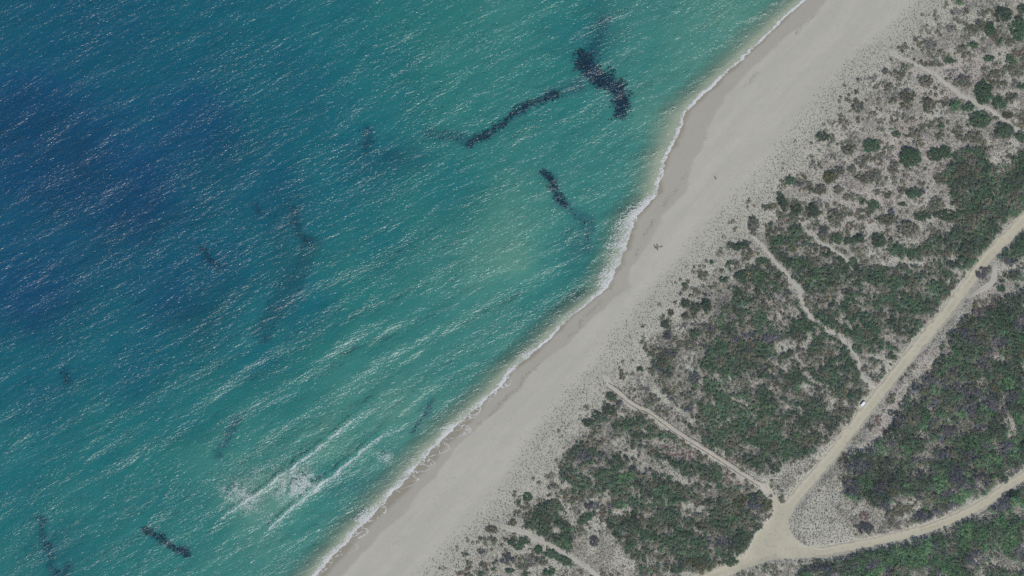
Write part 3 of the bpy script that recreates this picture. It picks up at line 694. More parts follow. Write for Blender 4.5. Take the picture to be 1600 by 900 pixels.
strip('dirt_road', ROAD_SW, [30, 22, 17, 17, 17], M_ROAD, 0.058, 'short dirt road leaving the junction at the bottom edge', 'road', 0.08)
# junction plate
jm = poly_mask(JUNC, False)
cx0, cy0 = 1125, 748
gxs = np.arange(cx0, 1282, 2.0); gys = np.arange(cy0, 898, 2.0)
JX, JY = np.meshgrid(gxs, gys)
inside = np.zeros(JX.shape, bool); jj = len(JUNC) - 1
WJX = JX + (fbm(JX / 9, JY / 9, 2, 2) - 0.5) * 5; WJY = JY + (fbm(JX / 9, JY / 9, 6, 2) - 0.5) * 5
for q in range(len(JUNC)):
    (xi, yi), (xj, yj) = JUNC[q], JUNC[jj]
    if yi != yj: inside ^= ((yi > WJY) != (yj > WJY)) & (WJX < (xj - xi) * (WJY - yi) / (yj - yi) + xi)
    jj = q
JZ = ground(JX, JY) + 0.04
iv = np.arange(JX.size).reshape(JX.shape)
keep = inside[:-1, :-1] & inside[1:, :-1] & inside[:-1, 1:] & inside[1:, 1:]
fj = np.stack([iv[:-1, :-1], iv[1:, :-1], iv[1:, 1:], iv[:-1, 1:]], -1)[keep]
used, inv = np.unique(fj, return_inverse=True)
edgev = 1 - blur(np.pad(inside.astype(float), 0), 2)
jo = np_mesh('road_junction', np.stack([wx(JX), wy(JY), JZ], -1).reshape(-1, 3)[used], inv.reshape(fj.shape), M_ROAD, True, attrs={'edge': np.clip(edgev.ravel()[used] * 1.3, 0, 1)})
tag(jo, 'wide bare earth junction where the dirt roads meet', 'road junction', kind='structure')
strip('dirt_track', TRACK, [6, 9, 10, 10, 8], M_PATH, 0.06, 'short sandy track looping off the straight road near its top', 'track', 0.15)
strip('footpath', T1, [7, 5, 4, 4, 4.5, 5, 4, 6], M_PATH, 0.03, 'winding sandy footpath from the dune down to the straight road', 'footpath', 0.2, 5)
strip('footpath', T2, [2, 5, 5, 4, 5, 4.5, 5], M_PATH, 0.03, 'pale sandy footpath crossing the dune at the top right', 'footpath', 0.2, 5)
strip('footpath', T2B, 3.5, M_PATH, 0.04, 'very short side spur of the top right footpath', 'footpath', 0.25, 5)
strip('footpath', T3, [2, 4, 5, 6, 11, 18], M_PATH, 0.03, 'sandy footpath widening toward the bottom edge', 'footpath', 0.3, 7)
strip('footpath', FPATH, [12, 9, 7.5, 7, 7, 7, 7, 7, 8], M_FPATH, 0.035, 'straight pinkish sand path between the two paling fences', 'footpath', 0.07, 5)

# ------------------------------------------------------------------ foliage engine
def leaves(cx, cy, cz, cr, ch, per, size, col, flat=0.55, jit=0.75, skew=0.7):
    """leaf faces on low domes. centre, radius, height of each dome; returns verts (n*4,3), colours (n*4,3)"""
    n = len(cx) * per
    idx = np.repeat(np.arange(len(cx)), per)
    th = rng.random(n) * 2 * np.pi; rr = np.sqrt(rng.random(n))
    lx = np.cos(th) * rr; ly = np.sin(th) * rr
    dome = np.sqrt(np.clip(1 - rr ** 2, 0, 1)) * (0.72 + 0.28 * rng.random(n))
    p = np.stack([cx[idx] + lx * cr[idx], cy[idx] + ly * cr[idx], cz[idx] + dome * ch[idx]], -1)
    nrm = np.stack([lx * skew, ly * skew, dome * 0.9 + 0.5], -1) + rng.normal(0, jit * 0.42, (n, 3))
    nrm /= np.linalg.norm(nrm, axis=1, keepdims=True)
    nrm[:, 2] = np.abs(nrm[:, 2])
    r = rng.normal(0, 1, (n, 3)); a = np.cross(nrm, r); a /= np.linalg.norm(a, axis=1, keepdims=True) + 1e-9
    b = np.cross(nrm, a)
    s = size * (0.6 + 0.8 * rng.random(n)); s2 = s * (0.45 + 0.35 * rng.random(n))
    a = a * s[:, None]; b = b * s2[:, None]
    v = np.stack([p - a, p - b * 0.9 + a * 0.15, p + a, p + b], 1).reshape(-1, 3)
    c = col[idx] * (0.72 + 0.56 * rng.random((n, 1)))
    return v, np.repeat(c, 4, 0)
def leaf_object(name, parts, mat, parent=None):
    v = np.concatenate([p[0] for p in parts]); c = np.concatenate([p[1] for p in parts])
    f = np.arange(len(v)).reshape(-1, 4)
    return np_mesh(name, v, f, mat, False, np.clip(c, 0, 0.6), parent)
def kind_cols(kinds, n):
    pal = np.array([PALETTE[k] for k in KINDS])
    c = pal[kinds]
    h = rng.normal(0, 1, (n, 3)) * np.array([0.10, 0.05, 0.09])
    return np.clip(c * (1 + h) * (0.78 + 0.44 * rng.random((n, 1))), 0.01, 0.5)

# ------------------------------------------------------------------ single shrubs (things): x, y, rx, ry, angle, kind
SHRUBS = [
 (1498,4,5,5,0,'B'),(1565,24,13,12,0,'D'),(1595,15,8,8,0,'D'),(1530,38,9,8,0,'O'),(1546,47,8,11,0,'G'),(1592,48,14,22,0,'G'),(1560,65,5,5,0,'G'),(1577,67,9,6,10,'O'),(1452,69,12,10,0,'L'),
 (1519,71,10,5,0,'G'),(1502,76,9,6,0,'O'),(1482,95,10,5,0,'G'),(1450,87,8,5,0,'L'),(1544,92,9,5,0,'G'),(1577,93,7,8,0,'G'),(1590,83,11,6,0,'P'),(1405,115,8,4,15,'O'),(1445,127,12,9,0,'O'),
 (1484,113,9,7,0,'L'),(1505,128,14,10,0,'O'),(1536,145,14,19,0,'G'),(1557,116,12,7,0,'O'),(1555,128,6,7,0,'O'),(1595,135,7,6,0,'G'),(1417,153,13,13,0,'O'),(1450,166,9,15,-20,'O'),(1476,157,7,5,0,'L'),
 (1340,167,10,12,0,'O'),(1579,153,11,8,0,'O'),(1492,167,9,9,0,'B'),(1512,168,10,9,0,'G'),(1560,162,12,10,0,'G'),(1529,188,19,13,0,'G'),(1574,181,10,5,0,'Y'),(1567,205,17,13,0,'D'),(1595,214,11,9,0,'G'),
 (1400,209,7,5,0,'G'),(1428,208,10,8,0,'O'),(1285,213,11,7,20,'D'),(1361,228,14,11,0,'G'),(1470,197,5,5,0,'G'),(1467,214,8,7,0,'O'),(1522,215,14,10,0,'O'),(1420,247,19,17,0,'G'),(1460,242,12,11,0,'D'),(1475,238,10,12,0,'G'),
 (1395,263,8,13,0,'O'),(1390,246,7,6,0,'L'),(1309,270,10,9,0,'O'),(1295,277,12,11,0,'Y'),(1365,277,11,11,0,'O'),(1347,281,12,8,10,'O'),(1470,281,14,9,0,'O'),(1282,297,11,9,0,'O'),(1232,283,9,7,0,'G'),(1222,292,7,4,0,'P'),(1246,287,10,4,0,'U'),
 (1222,315,7,16,-18,'D'),(1246,327,9,10,0,'D'),(1269,330,11,12,0,'D'),(1310,297,8,7,0,'O'),(1326,305,8,6,0,'O'),(1347,315,6,5,0,'G'),(1364,321,10,8,0,'G'),(1359,332,6,3,0,'G'),(1427,303,13,9,0,'G'),(1410,298,9,6,0,'O'),
 (1386,306,7,6,0,'O'),(1370,301,8,4,0,'O'),(1410,320,9,3,0,'D'),(1392,330,5,5,0,'U'),(1437,317,4,4,0,'L'),(1463,318,13,9,0,'O'),(1477,337,21,9,5,'D'),(1440,339,14,7,5,'G'),(1386,344,17,9,0,'O'),(1417,358,18,13,0,'O'),
 (1307,374,9,9,0,'G'),(1285,360,8,7,0,'U'),(1325,377,9,6,0,'D'),(1341,373,9,8,0,'D'),(1372,377,14,11,0,'D'),(1305,342,14,14,0,'O'),(1330,265,8,7,0,'O'),(1300,245,9,6,0,'L'),(1325,235,10,8,0,'O'),(1275,315,8,6,0,'L'),
 (1348,248,7,5,0,'L'),(1415,275,7,5,0,'L'),(1440,300,5,6,0,'U'),(1345,365,10,6,0,'L'),(1272,255,9,6,0,'L'),(1330,213,9,7,0,'L'),(1375,190,9,6,0,'L'),(1400,180,8,6,0,'L'),(1430,60,5,4,0,'L'),(1490,18,8,6,0,'L'),(1510,18,7,5,0,'O'),
 (1535,25,6,5,0,'L'),(1485,45,8,6,0,'L'),(1510,60,9,5,0,'L'),(1385,130,7,4,0,'L'),(1362,122,9,6,0,'L'),(1381,110,5,3,0,'U'),(1430,63,4,3,0,'O'),(1586,128,6,5,0,'L'),(1569,130,5,4,0,'O'),
 (1177,352,9,15,10,'O'),(1200,325,9,5,10,'O'),(1218,334,4,3,0,'O'),(1158,384,17,7,-12,'D'),(1140,383,5,5,0,'O'),(1112,410,3,3,0,'G'),(1140,411,5,4,0,'G'),(1190,409,10,6,0,'G'),(1100,431,9,8,0,'O'),(1131,437,7,5,0,'G'),(1123,396,7,6,0,'L'),
 (1070,447,5,4,-20,'D'),(1080,463,4,4,0,'O'),(1071,474,8,7,20,'D'),(1086,481,9,9,0,'D'),(1103,478,9,10,0,'D'),(1102,470,7,4,0,'D'),(1048,489,5,6,0,'O'),(1070,495,7,6,0,'O'),(1085,495,6,5,0,'O'),(1040,507,7,7,0,'D'),(1043,524,8,7,0,'U'),
 (1085,521,8,8,0,'G'),(1103,460,6,3,10,'U'),(1160,431,14,7,0,'D'),(1191,433,10,9,0,'G'),(1126,472,13,7,0,'L'),(1122,492,9,8,0,'L'),(1100,508,9,3,0,'U'),(1068,510,9,6,0,'L'),(1075,440,3,3,0,'O'),(972,586,5,8,5,'O'),(1000,577,6,4,0,'G'),
 (955,619,11,6,25,'D'),(951,640,11,9,0,'D'),(932,648,7,6,0,'D'),(919,660,9,6,0,'D'),(967,630,7,5,20,'U'),(1005,607,10,6,20,'L'),(915,637,6,6,0,'L'),
 (810,786,4,5,0,'G'),(824,777,8,7,0,'G'),(868,789,10,10,0,'O'),(804,772,3,6,0,'O'),(863,760,10,4,-15,'O'),(769,828,11,7,0,'O'),(753,842,8,3,0,'O'),(770,843,8,5,0,'O'),(801,846,7,6,0,'D'),(819,845,9,7,0,'G'),(810,853,11,5,0,'G'),(790,843,4,4,0,'O'),
 (842,858,9,6,10,'G'),(861,865,12,8,20,'G'),(882,875,14,7,25,'G'),(847,877,9,7,0,'O'),(857,893,10,7,0,'G'),(793,872,11,10,0,'U'),(811,882,8,5,0,'L'),(726,866,8,2.5,5,'U'),(733,879,4,4,0,'O'),(753,862,6,4,0,'U'),(756,882,9,4,20,'O'),
 (751,896,6,5,0,'G'),(771,889,4,3,0,'G'),(797,891,8,4,0,'G'),(823,896,5,4,0,'G'),(718,896,7,5,0,'P'),(800,817,7,5,-35,'O'),(833,862,10,6,10,'L'),(830,880,12,8,0,'L'),(917,808,16,7,-25,'G'),(928,845,8,10,10,'U'),(905,798,16,6,15,'L'),(925,790,14,7,0,'U'),
 (1533,427,10,9,-20,'U'),(1563,452,6,6,0,'G'),(1398,667,10,9,0,'G'),(1395,645,8,6,0,'U'),(1372,655,7,8,0,'P'),(1380,672,6,6,0,'P'),(1352,825,13,10,0,'U'),(1350,806,9,8,0,'P'),(1378,828,10,8,0,'L'),(1398,818,12,8,0,'L'),(1335,812,9,8,0,'L'),
 (1441,806,16,9,-8,'U'),(1568,750,7,6,0,'D'),(1582,775,12,9,-20,'D'),(1198,788,10,9,-20,'Y'),(1203,775,4,3,0,'P'),(1180,778,12,8,0,'U'),(1156,845,13,12,0,'D'),(1142,878,11,7,-25,'D'),(1182,822,9,6,0,'D'),(1384,745,0,0,0,'D'),
]
SHRUBS = [s for s in SHRUBS if s[2] > 0]
# drop the ones the dense thickets already swallow, keep them apart from each other's centres
def region(x, y):
    d2 = np.interp(x, [p[0] for p in T2], [p[1] for p in T2])
    if x > 1352 and y < d2: return 'above the top right footpath'
    if y < 232 and x > 1250: return 'on open dune below the top right footpath'
    if y < 395 and x >= 1195: return 'on the dune between winding footpath and upper right thicket'
    if x < 1205 and y < 560: return 'on the seaward dune left of the winding footpath'
    if x < 1040 and y < 700: return 'near the seaward end of the paling fences'
    if x < 960: return 'beside the footpath at the bottom edge'
    if x > 1240 and (x - 1240) * 0 + y > 0 and x > 1335: return 'right of the straight dirt road'
    return 'left of the road junction'
COLNAME = {'D': 'dark green', 'G': 'mid green', 'B': 'bright green', 'O': 'olive grey', 'Y': 'yellowish olive', 'L': 'dry grey', 'U': 'dark purplish grey', 'P': 'reddish pink'}
buck = {}
for s in SHRUBS: buck.setdefault((region(s[0], s[1]), s[5]), []).append(s)
ORD = ['largest', 'second largest', 'third largest', 'fourth largest', 'fifth largest', 'sixth largest', 'seventh largest', 'eighth largest', 'ninth largest', 'tenth largest', 'eleventh largest', 'twelfth largest',
       'thirteenth largest', 'fourteenth largest', 'fifteenth largest', 'sixteenth largest', 'seventeenth largest', 'eighteenth largest', 'nineteenth largest', 'twentieth largest'] + ['%d-th largest' % q for q in range(21, 60)]
def make_shrub(x, y, rx, ry, a, k, label):
    gz = float(ground(x, y)); sx, sy = float(wx(x)), float(wy(y))
    root = empty('shrub', (sx, sy, gz))
    tag(root, label, 'shrub', 'single shrubs on the dune')
    RX, RY = rx * S, ry * S; area = math.pi * RX * RY
    n = int(max(9, area / 0.17)); a = -math.radians(a)
    th = rng.random(n) * 2 * np.pi; rho = np.sqrt(rng.random(n)) * 0.92
    lob = 1 + 0.22 * (vnoise(np.cos(th) * 1.6 + x, np.sin(th) * 1.6 + y, 5) - 0.5) * 2 + 0.07 * rng.normal(0, 1, n)
    ex, ey = np.cos(th) * rho * lob * RX, np.sin(th) * rho * lob * RY
    qx = ex * math.cos(a) - ey * math.sin(a); qy = ex * math.sin(a) + ey * math.cos(a)
    dry = k in 'LUP'; m = min(RX, RY)
    Ht = (0.35 if k == 'L' else 0.45 if k == 'P' else 0.8 if dry else 0.95) * (0.35 + 0.55 * m) * random.uniform(0.8, 1.2)
    cz = Ht * np.sqrt(np.clip(1 - rho ** 2 * 0.8, 0.05, 1)) * (0.55 + 0.5 * rng.random(n)) - 0.15
    zl = ground(pxx(sx + qx), pyy(sy + qy)) - gz
    cr = 0.24 + 0.26 * rng.random(n); ch = cr * 0.7
    ki = np.full(n, KINDS.index(k)); sw = rng.random(n)
    alt = {'D': 'G', 'G': 'D', 'B': 'G', 'O': 'L', 'Y': 'O', 'L': 'U', 'U': 'D', 'P': 'O'}[k]
    ki[sw < 0.16] = KINDS.index(alt)
    col = kind_cols(ki, n) * random.uniform(0.85, 1.15)
    sparse = 0.5 if k in 'LP' else 0.75 if k == 'O' else 1.0
    keep = rng.random(n) < sparse if sparse < 1 else np.ones(n, bool)
    if keep.sum() < 4: keep[:4] = True
    pt = [leaves(qx[keep], qy[keep], (cz + zl)[keep], cr[keep], ch[keep], 15, 0.15 if not dry else 0.12, col[keep])]
    leaf_object('crown', pt, M_LEAF, root)
    mb = MB()
    for q in range(4):
        t = q * 1.57 + random.random(); L = m * 0.55
        mb.tube([(0.05 * math.cos(t), 0.05 * math.sin(t), -0.05), (L * 0.45 * math.cos(t), L * 0.45 * math.sin(t), Ht * 0.35), (L * math.cos(t + 0.3), L * math.sin(t + 0.3), Ht * 0.6)], [0.05, 0.035, 0.012], 5)
    mb.build('stems', M_BARK, root)
    return root
for (rg, k), lst in buck.items():
    lst.sort(key=lambda s: -s[2] * s[3])
    for q, s in enumerate(lst):
        pre = '' if len(lst) == 1 else ORD[q] + ' '
        if len(lst) > 2 and q == len(lst) - 1: pre = 'smallest '
        if len(lst) == 1: pre = 'lone '
        make_shrub(*s, pre + COLNAME[k] + ' shrub ' + rg)

# ------------------------------------------------------------------ thickets (stuff): dense scrub nobody could count
stepc = 3.6
gx = np.arange(-40, 1645, stepc); gy = np.arange(-40, 945, stepc)
CX, CY = np.meshgrid(gx, gy); CX = (CX + (rng.random(CX.shape) - 0.5) * stepc * 1.1).ravel(); CY = (CY + (rng.random(CY.shape) - 0.5) * stepc * 1.1).ravel()
inland = (CX - dune_edge(CY)) > 8
CX, CY = CX[inland], CY[inland]
cv = samp(cover, CX, CY)
keepc = rng.random(len(CX)) < cv
keepc &= ~samp(allroad | pathm, CX, CY)
outside = (CX < 0) | (CX > W) | (CY < 0) | (CY > H)
ddr = np.minimum(stroke_dist(ROAD_MAIN, CX, CY), np.minimum(stroke_dist(ROAD_LOW, CX, CY), stroke_dist(ROAD_SW, CX, CY)))
keepc &= ddr > 10
CX, CY = CX[keepc], CY[keepc]
kk = samp(kind, CX, CY).astype(int); kk[kk < 0] = 0
own = samp(owner, CX, CY).astype(int)
flip = rng.random(len(CX)) < 0.06
kk[flip] = rng.choice([0, 1, 3, 5, 6], flip.sum(), p=[.2, .2, .3, .2, .1])
gz = ground(CX, CY)
isdry = np.isin(kk, [5, 7]); 
def crowns(X, Y, cell, seed):
    """height (0..1) and random number of the nearest of jittered round crowns"""
    gi = np.floor(X / cell).astype(int); gj = np.floor(Y / cell).astype(int)
    best = np.full(len(X), -9.0); rid = np.zeros(len(X))
    for a in (-1, 0, 1):
        for b in (-1, 0, 1):
            ii, jj = gi + a, gj + b
            r1 = _perm[(jj + seed) & 255, (ii + 7) & 255]; r2 = _perm[(jj + 31) & 255, (ii + seed) & 255]; r3 = _perm[(jj * 3 + 5) & 255, (ii * 5 + seed) & 255]
            qx, qy = (ii + r1) * cell, (jj + r2) * cell
            rad = cell * (0.55 + 0.55 * r3); ex = 1.25
            d = np.hypot((X - qx) / ex, Y - qy) / rad
            h = (1 - d * d) * (0.6 + 0.7 * r3)
            up = h > best; best = np.where(up, h, best); rid = np.where(up, (r1 * 7.1 + r2 * 3.7 + r3) % 1.0, rid)
    return np.clip(best, 0, 1.2), rid
big = np.isin(own, [4, 5])
h1, id1 = crowns(CX, CY, 15.0, 3); h2, id2 = crowns(CX, CY, 10.0, 17)
mound = np.where(big, h1, h2); cid = np.where(big, id1, id2)
isdry = np.isin(kk, [5, 7])
sw = (cid < 0.14) & (own < 6); kk[sw] = np.where(isdry[sw], 3, np.where(big[sw], 6, 3))
sw = (cid > 0.90) & (own < 6); kk[sw] = np.where(isdry[sw], 5, np.where(big[sw], 2, 1))
isdry = np.isin(kk, [5, 7])
hh = np.clip(samp(tallB, CX, CY), 0.15, 3) * (0.2 + np.where(big, 0.95, 0.65) * np.sqrt(mound)) * np.where(isdry, 0.5, 1.0) * (0.85 + 0.3 * rng.random(len(CX)))
crr = np.where(isdry, 0.40, 0.56) * (0.75 + 0.6 * rng.random(len(CX)))
cols = kind_cols(kk, len(CX)) * (0.82 + 0.4 * fbm(CX / 30, CY / 30, 151, 2))[:, None] * (0.86 + 0.52 * ((cid * 37.7) % 1.0))[:, None] * np.where(own == 5, 1.08, 1.0)[:, None]
TLAB = {'upper_right': 'dense dark green thicket at the right edge above the straight road',
        'middle': 'broad mixed green and grey thicket between the fenced path and the straight road',
        'lower': 'patchy green thicket below the fenced path and left of the junction',
        'shore_copse': 'compact dark thicket by the footpath at the bottom edge',
        'east': 'tall mottled green thicket in the wedge between the two dirt roads',
        'south': 'bright green thicket below the curved dirt road',
        'open_dune': 'low sparse dry scrub scattered over the open dune'}
for oi, on in enumerate(OWN):
    m = own == oi
    if not m.any(): continue
    wet_l = m & ~isdry; dry_l = m & isdry
    parts = []
    if wet_l.any():
        parts.append(leaves(wx(CX[wet_l]), wy(CY[wet_l]), gz[wet_l] + hh[wet_l], crr[wet_l], crr[wet_l] * 0.75, 20, 0.165, cols[wet_l]))
        parts.append(leaves(wx(CX[wet_l]), wy(CY[wet_l]), gz[wet_l] + hh[wet_l] * 0.4, crr[wet_l] * 1.1, crr[wet_l] * 0.4, 3, 0.24, cols[wet_l] * 0.9))
    if dry_l.any():
        parts.append(leaves(wx(CX[dry_l]), wy(CY[dry_l]), gz[dry_l] + hh[dry_l] * 0.5, crr[dry_l], crr[dry_l] * 0.6, 17, 0.125, cols[dry_l], jit=1.1))
    o = leaf_object('thicket', parts, M_LEAF)
    tag(o, TLAB[on], 'thicket', kind='stuff')

# ------------------------------------------------------------------ dune tussocks (stuff)
st = 2.55
gx = np.arange(-40, 1640, st); gy = np.arange(-40, 940, st)
TX, TY = np.meshgrid(gx, gy); TX = (TX + (rng.random(TX.shape) - 0.5) * st * 1.5).ravel(); TY = (TY + (rng.random(TY.shape) - 0.5) * st * 1.5).ravel()
dd = (TX - dune_edge(TY)) * 0.72
m = dd > -9; TX, TY, dd = TX[m], TY[m], dd[m]
dens = 0.04 * smooth(-9, 0, dd) + 0.36 * smooth(-2, 12, dd) + 0.36 * smooth(15, 70, dd)
dens *= 0.35 + 1.3 * fbm(TX / 22, TY / 22, 161, 3)
dens = np.where(samp(SPK, TX, TY), 0.85, dens)
cb = samp(coverB, TX, TY)
dens = np.where((samp(owner, TX, TY) >= 0) & (samp(owner, TX, TY) < 6), np.maximum(dens, 0.45) * (1 - cb * 0.7), dens)
dens *= ~samp(allroad, TX, TY)
dens *= np.where(samp(pathm, TX, TY), 0.05, 1)
r8 = np.minimum(stroke_dist(ROAD_MAIN, TX, TY), np.minimum(stroke_dist(ROAD_LOW, TX, TY), stroke_dist(ROAD_SW, TX, TY)))
dens *= r8 > 9.5
m = rng.random(len(TX)) < dens
TX, TY, dd = TX[m], TY[m], dd[m]; n = len(TX)
tz = ground(TX, TY)
sp = samp(SPK, TX, TY)
pal = np.array([(0.165, 0.17, 0.14), (0.085, 0.095, 0.082), (0.21, 0.195, 0.175), (0.185, 0.185, 0.15), (0.06, 0.066, 0.064)])
pk = rng.choice(5, n, p=[.3, .2, .25, .15, .1]); pk[sp] = rng.choice([1, 4, 0, 2], sp.sum(), p=[.4, .3, .15, .15])
tc = pal[pk] * (0.8 + 0.4 * rng.random((n, 1))); lilac = fbm(TX / 35, TY / 35, 171, 2)[:, None]
tc *= 1 + (lilac - 0.5) * np.array([0.2, -0.1, 0.1])
tr = (0.10 + 0.16 * rng.random(n) ** 1.5) * np.where(dd < 15, 0.85, 1.0) * np.where(sp, 1.15, 1)
tus = leaf_object('tussocks', [leaves(wx(TX), wy(TY), tz - 0.02, tr, tr * 1.3, 4, 0.11, tc, jit=1.4)], M_DRY)
st = 2.0
gx = np.arange(-30, 1630, st); gy = np.arange(-30, 930, st)
FX, FY = np.meshgrid(gx, gy); FX = (FX + (rng.random(FX.shape) - 0.5) * st * 1.6).ravel(); FY = (FY + (rng.random(FY.shape) - 0.5) * st * 1.6).ravel()
fd = (FX - dune_edge(FY)) * 0.72
fden = (0.10 * smooth(-12, 4, fd) + 0.55 * smooth(2, 40, fd)) * (0.3 + 1.4 * fbm(FX / 12, FY / 10, 163, 3)) * (1 - samp(coverB, FX, FY)) * ~samp(allroad | pathm, FX, FY) * np.where(samp(SPK, FX, FY), 1.5, 1)
fm = (rng.random(len(FX)) < fden) & (np.minimum(stroke_dist(ROAD_MAIN, FX, FY), np.minimum(stroke_dist(ROAD_LOW, FX, FY), stroke_dist(ROAD_SW, FX, FY))) > 9)
FX, FY = FX[fm], FY[fm]; fq = 0.07 + 0.08 * rng.random(len(FX))
fpal = np.array([(0.20, 0.20, 0.165), (0.25, 0.235, 0.195), (0.15, 0.15, 0.125)])[rng.choice(3, len(FX))] * (0.8 + 0.4 * rng.random((len(FX), 1)))
grs = leaf_object('dune_grass', [leaves(wx(FX), wy(FY), ground(FX, FY) - 0.02, fq, fq * 0.9, 3, 0.09, fpal, jit=1.2)], M_DRY)
tag(grs, 'fine pale low growth mottling the dune sand behind the beach', 'dune grass', kind='stuff')
tag(tus, 'small grey green tussocks speckling the dune sand', 'tussocks', kind='stuff')

# ------------------------------------------------------------------ seagrass beds (stuff) on the sea bottom
for pts, w, d, lb in SEAGRASS:
    xs = [p[0] for p in pts]; ys = [p[1] for p in pts]; e = w
    ns = int((max(xs) - min(xs) + 2 * e) * (max(ys) - min(ys) + 2 * e) / 2.2)
    X = rng.uniform(min(xs) - e, max(xs) + e, ns); Y = rng.uniform(min(ys) - e, max(ys) + e, ns)
    dq = stroke_dist(pts, X + (fbm(X / 7, Y / 7, 181, 3) - 0.5) * w * 1.1, Y + (fbm(X / 7, Y / 7, 187, 3) - 0.5) * w * 1.1)
    pr = smooth(w * 0.85, w * 0.12, dq) * (d if d > 0.8 else d * 0.25) * smooth(0.25, 0.6, fbm(X / 5, Y / 4, 191, 2) + (0.25 if d > 0.8 else 0.0))
    m = rng.random(ns) < pr
    X, Y = X[m], Y[m]
    if len(X) < 3: continue
    c = np.tile(np.array([[0.022, 0.044, 0.085]]), (len(X), 1))
    q = 0.14 + 0.16 * rng.random(len(X))
    o = leaf_object('seagrass_bed', [leaves(wx(X), wy(Y), -depth_at(X, Y), q, q * 0.9, 5, 0.13, c)], M_WEED)
    tag(o, lb, 'seagrass', kind='stuff')

# ------------------------------------------------------------------ sea foam (stuff)
def flakes(X, Y, size, lift, name, label):
    n = len(X); z = np.maximum(sea_z(X, Y) + 0.02, ground(X, Y)) + lift
    th = np.linspace(0, 2 * np.pi, 6, endpoint=False)[None, :] + rng.random((n, 1)) * 6.28
    r = size[:, None] * (0.55 + 0.7 * rng.random((n, 6)))
    vx = wx(X)[:, None] + np.cos(th) * r * 1.25; vy = wy(Y)[:, None] + np.sin(th) * r * 0.8
    vz = np.repeat(z[:, None], 6, 1) + rng.normal(0, 0.012, (n, 6))
    c = np.stack([wx(X), wy(Y), z + size * 0.25], -1)[:, None, :]
    v = np.concatenate([np.stack([vx, vy, vz], -1), c], 1).reshape(-1, 3)
    b = (np.arange(n) * 7)[:, None]
    f = np.stack([np.stack([b[:, 0] + i, b[:, 0] + (i + 1) % 6, b[:, 0] + 6], -1) for i in range(6)], 1).reshape(-1, 3)
    o = np_mesh(name, v, f, M_FOAM)
    return tag(o, label, 'foam', kind='stuff')
# along the waterline: a thin broken bright edge, widening where waves have just run up
ny = 150000
Y = rng.uniform(-110, 1010, ny); edge = shore(Y)
fat = smooth(0.45, 0.72, fbm(Y / 30, Y * 0, 201, 2))
wid = 4.5 + 13 * fat * smooth(100, 220, Y) + 24 * np.exp(-((Y - 372) / 58) ** 2) + 4 * smooth(620, 760, Y)
off = rng.random(ny) ** 1.3
wob = (fbm(Y / 4, Y * 0, 211, 2) - 0.5) * 5 + (fbm(Y / 9, Y * 0, 215, 2) - 0.5) * 6
X = edge + 1.5 - off * wid / 0.72 + wob
lace = fbm(X / 3.2 + Y / 9, Y / 3.2, 221, 3)
pr = (1 - off) ** 0.9 * smooth(0.36, 0.62, lace + 0.22 * (1 - off)) * np.clip(1.6 * fbm(Y / 17, Y * 0, 231, 3) - 0.3, 0.12, 1)
m = rng.random(ny) < pr
flakes(X[m], Y[m], 0.05 + 0.13 * rng.random(m.sum()) ** 1.6, 0.02, 'shore_foam', 'white ragged line of foam where waves meet the beach')
# cusped run-up on the lower beach: thin scalloped fronts with lace behind them
def cusp(Y, per, sd):
    ph = Y / per + 1.2 * fbm(Y / 70, Y * 0, sd, 2)
    return np.abs(np.sin(np.pi * ph)) ** 0.7 * (0.35 + 1.0 * vnoise(np.floor(ph) * 3.7, Y * 0, sd + 2))
ny = 60000
Y = rng.uniform(560, 960, ny); front = cusp(Y, 27, 311) * 21 * smooth(560, 640, Y)
u = rng.random(ny); X = shore(Y) - 3 + (front / 0.72 + 3) * u
lc = np.abs(fbm(X / 8, Y / 8, 241, 3) - 0.5)
edge_line = smooth(0.86, 1.0, u) * np.clip(1.8 * fbm(Y / 12, Y * 0, 321, 2) - 0.45, 0.1, 1)
m = rng.random(ny) < np.maximum(0.75 * edge_line, 0.65 * smooth(0.05, 0.015, lc) * smooth(0.25, 0.6, fbm(X / 25, Y / 25, 331, 2)))
m &= front > 1.0
flakes(X[m], Y[m], 0.04 + 0.09 * rng.random(m.sum()), 0.015, 'swash_foam', 'thin lacy foam left by run-up on the lower wet sand')
def crest_foam(pts, n, w, label):
    P = np.array(pts, float); seg = np.hypot(*np.diff(P, axis=0).T); L = np.concatenate([[0], np.cumsum(seg)])
    t = rng.uniform(0, L[-1], n); u = t / L[-1]
    off = rng.exponential(w, n) * rng.choice([1, -1], n, p=[.3, .7])
    x = np.interp(t, L, P[:, 0]) - 0.6 * off + (fbm(t / 14, t * 0, 251, 2) - 0.5) * 7; y = np.interp(t, L, P[:, 1]) - 0.8 * off * -1 * -1 + (fbm(t / 14, t * 0, 257, 2) - 0.5) * 3
    pr = np.exp(-np.abs(off) / (w * 1.5)) * smooth(0, 0.18, u) * smooth(1.0, 0.7, u) * (0.25 + fbm(t / 9, off / 4, 261, 2))
    m = rng.random(n) < pr
    flakes(x[m], y[m], 0.05 + 0.12 * rng.random(m.sum()) ** 1.6, 0.02, 'breaker_foam', label)
crest_foam(CREST_A, 5200, 2.2, 'white foam along the crest of the outer breaking wave')
crest_foam(CREST_B, 5200, 2.2, 'white foam along the crest of the inner breaking wave')
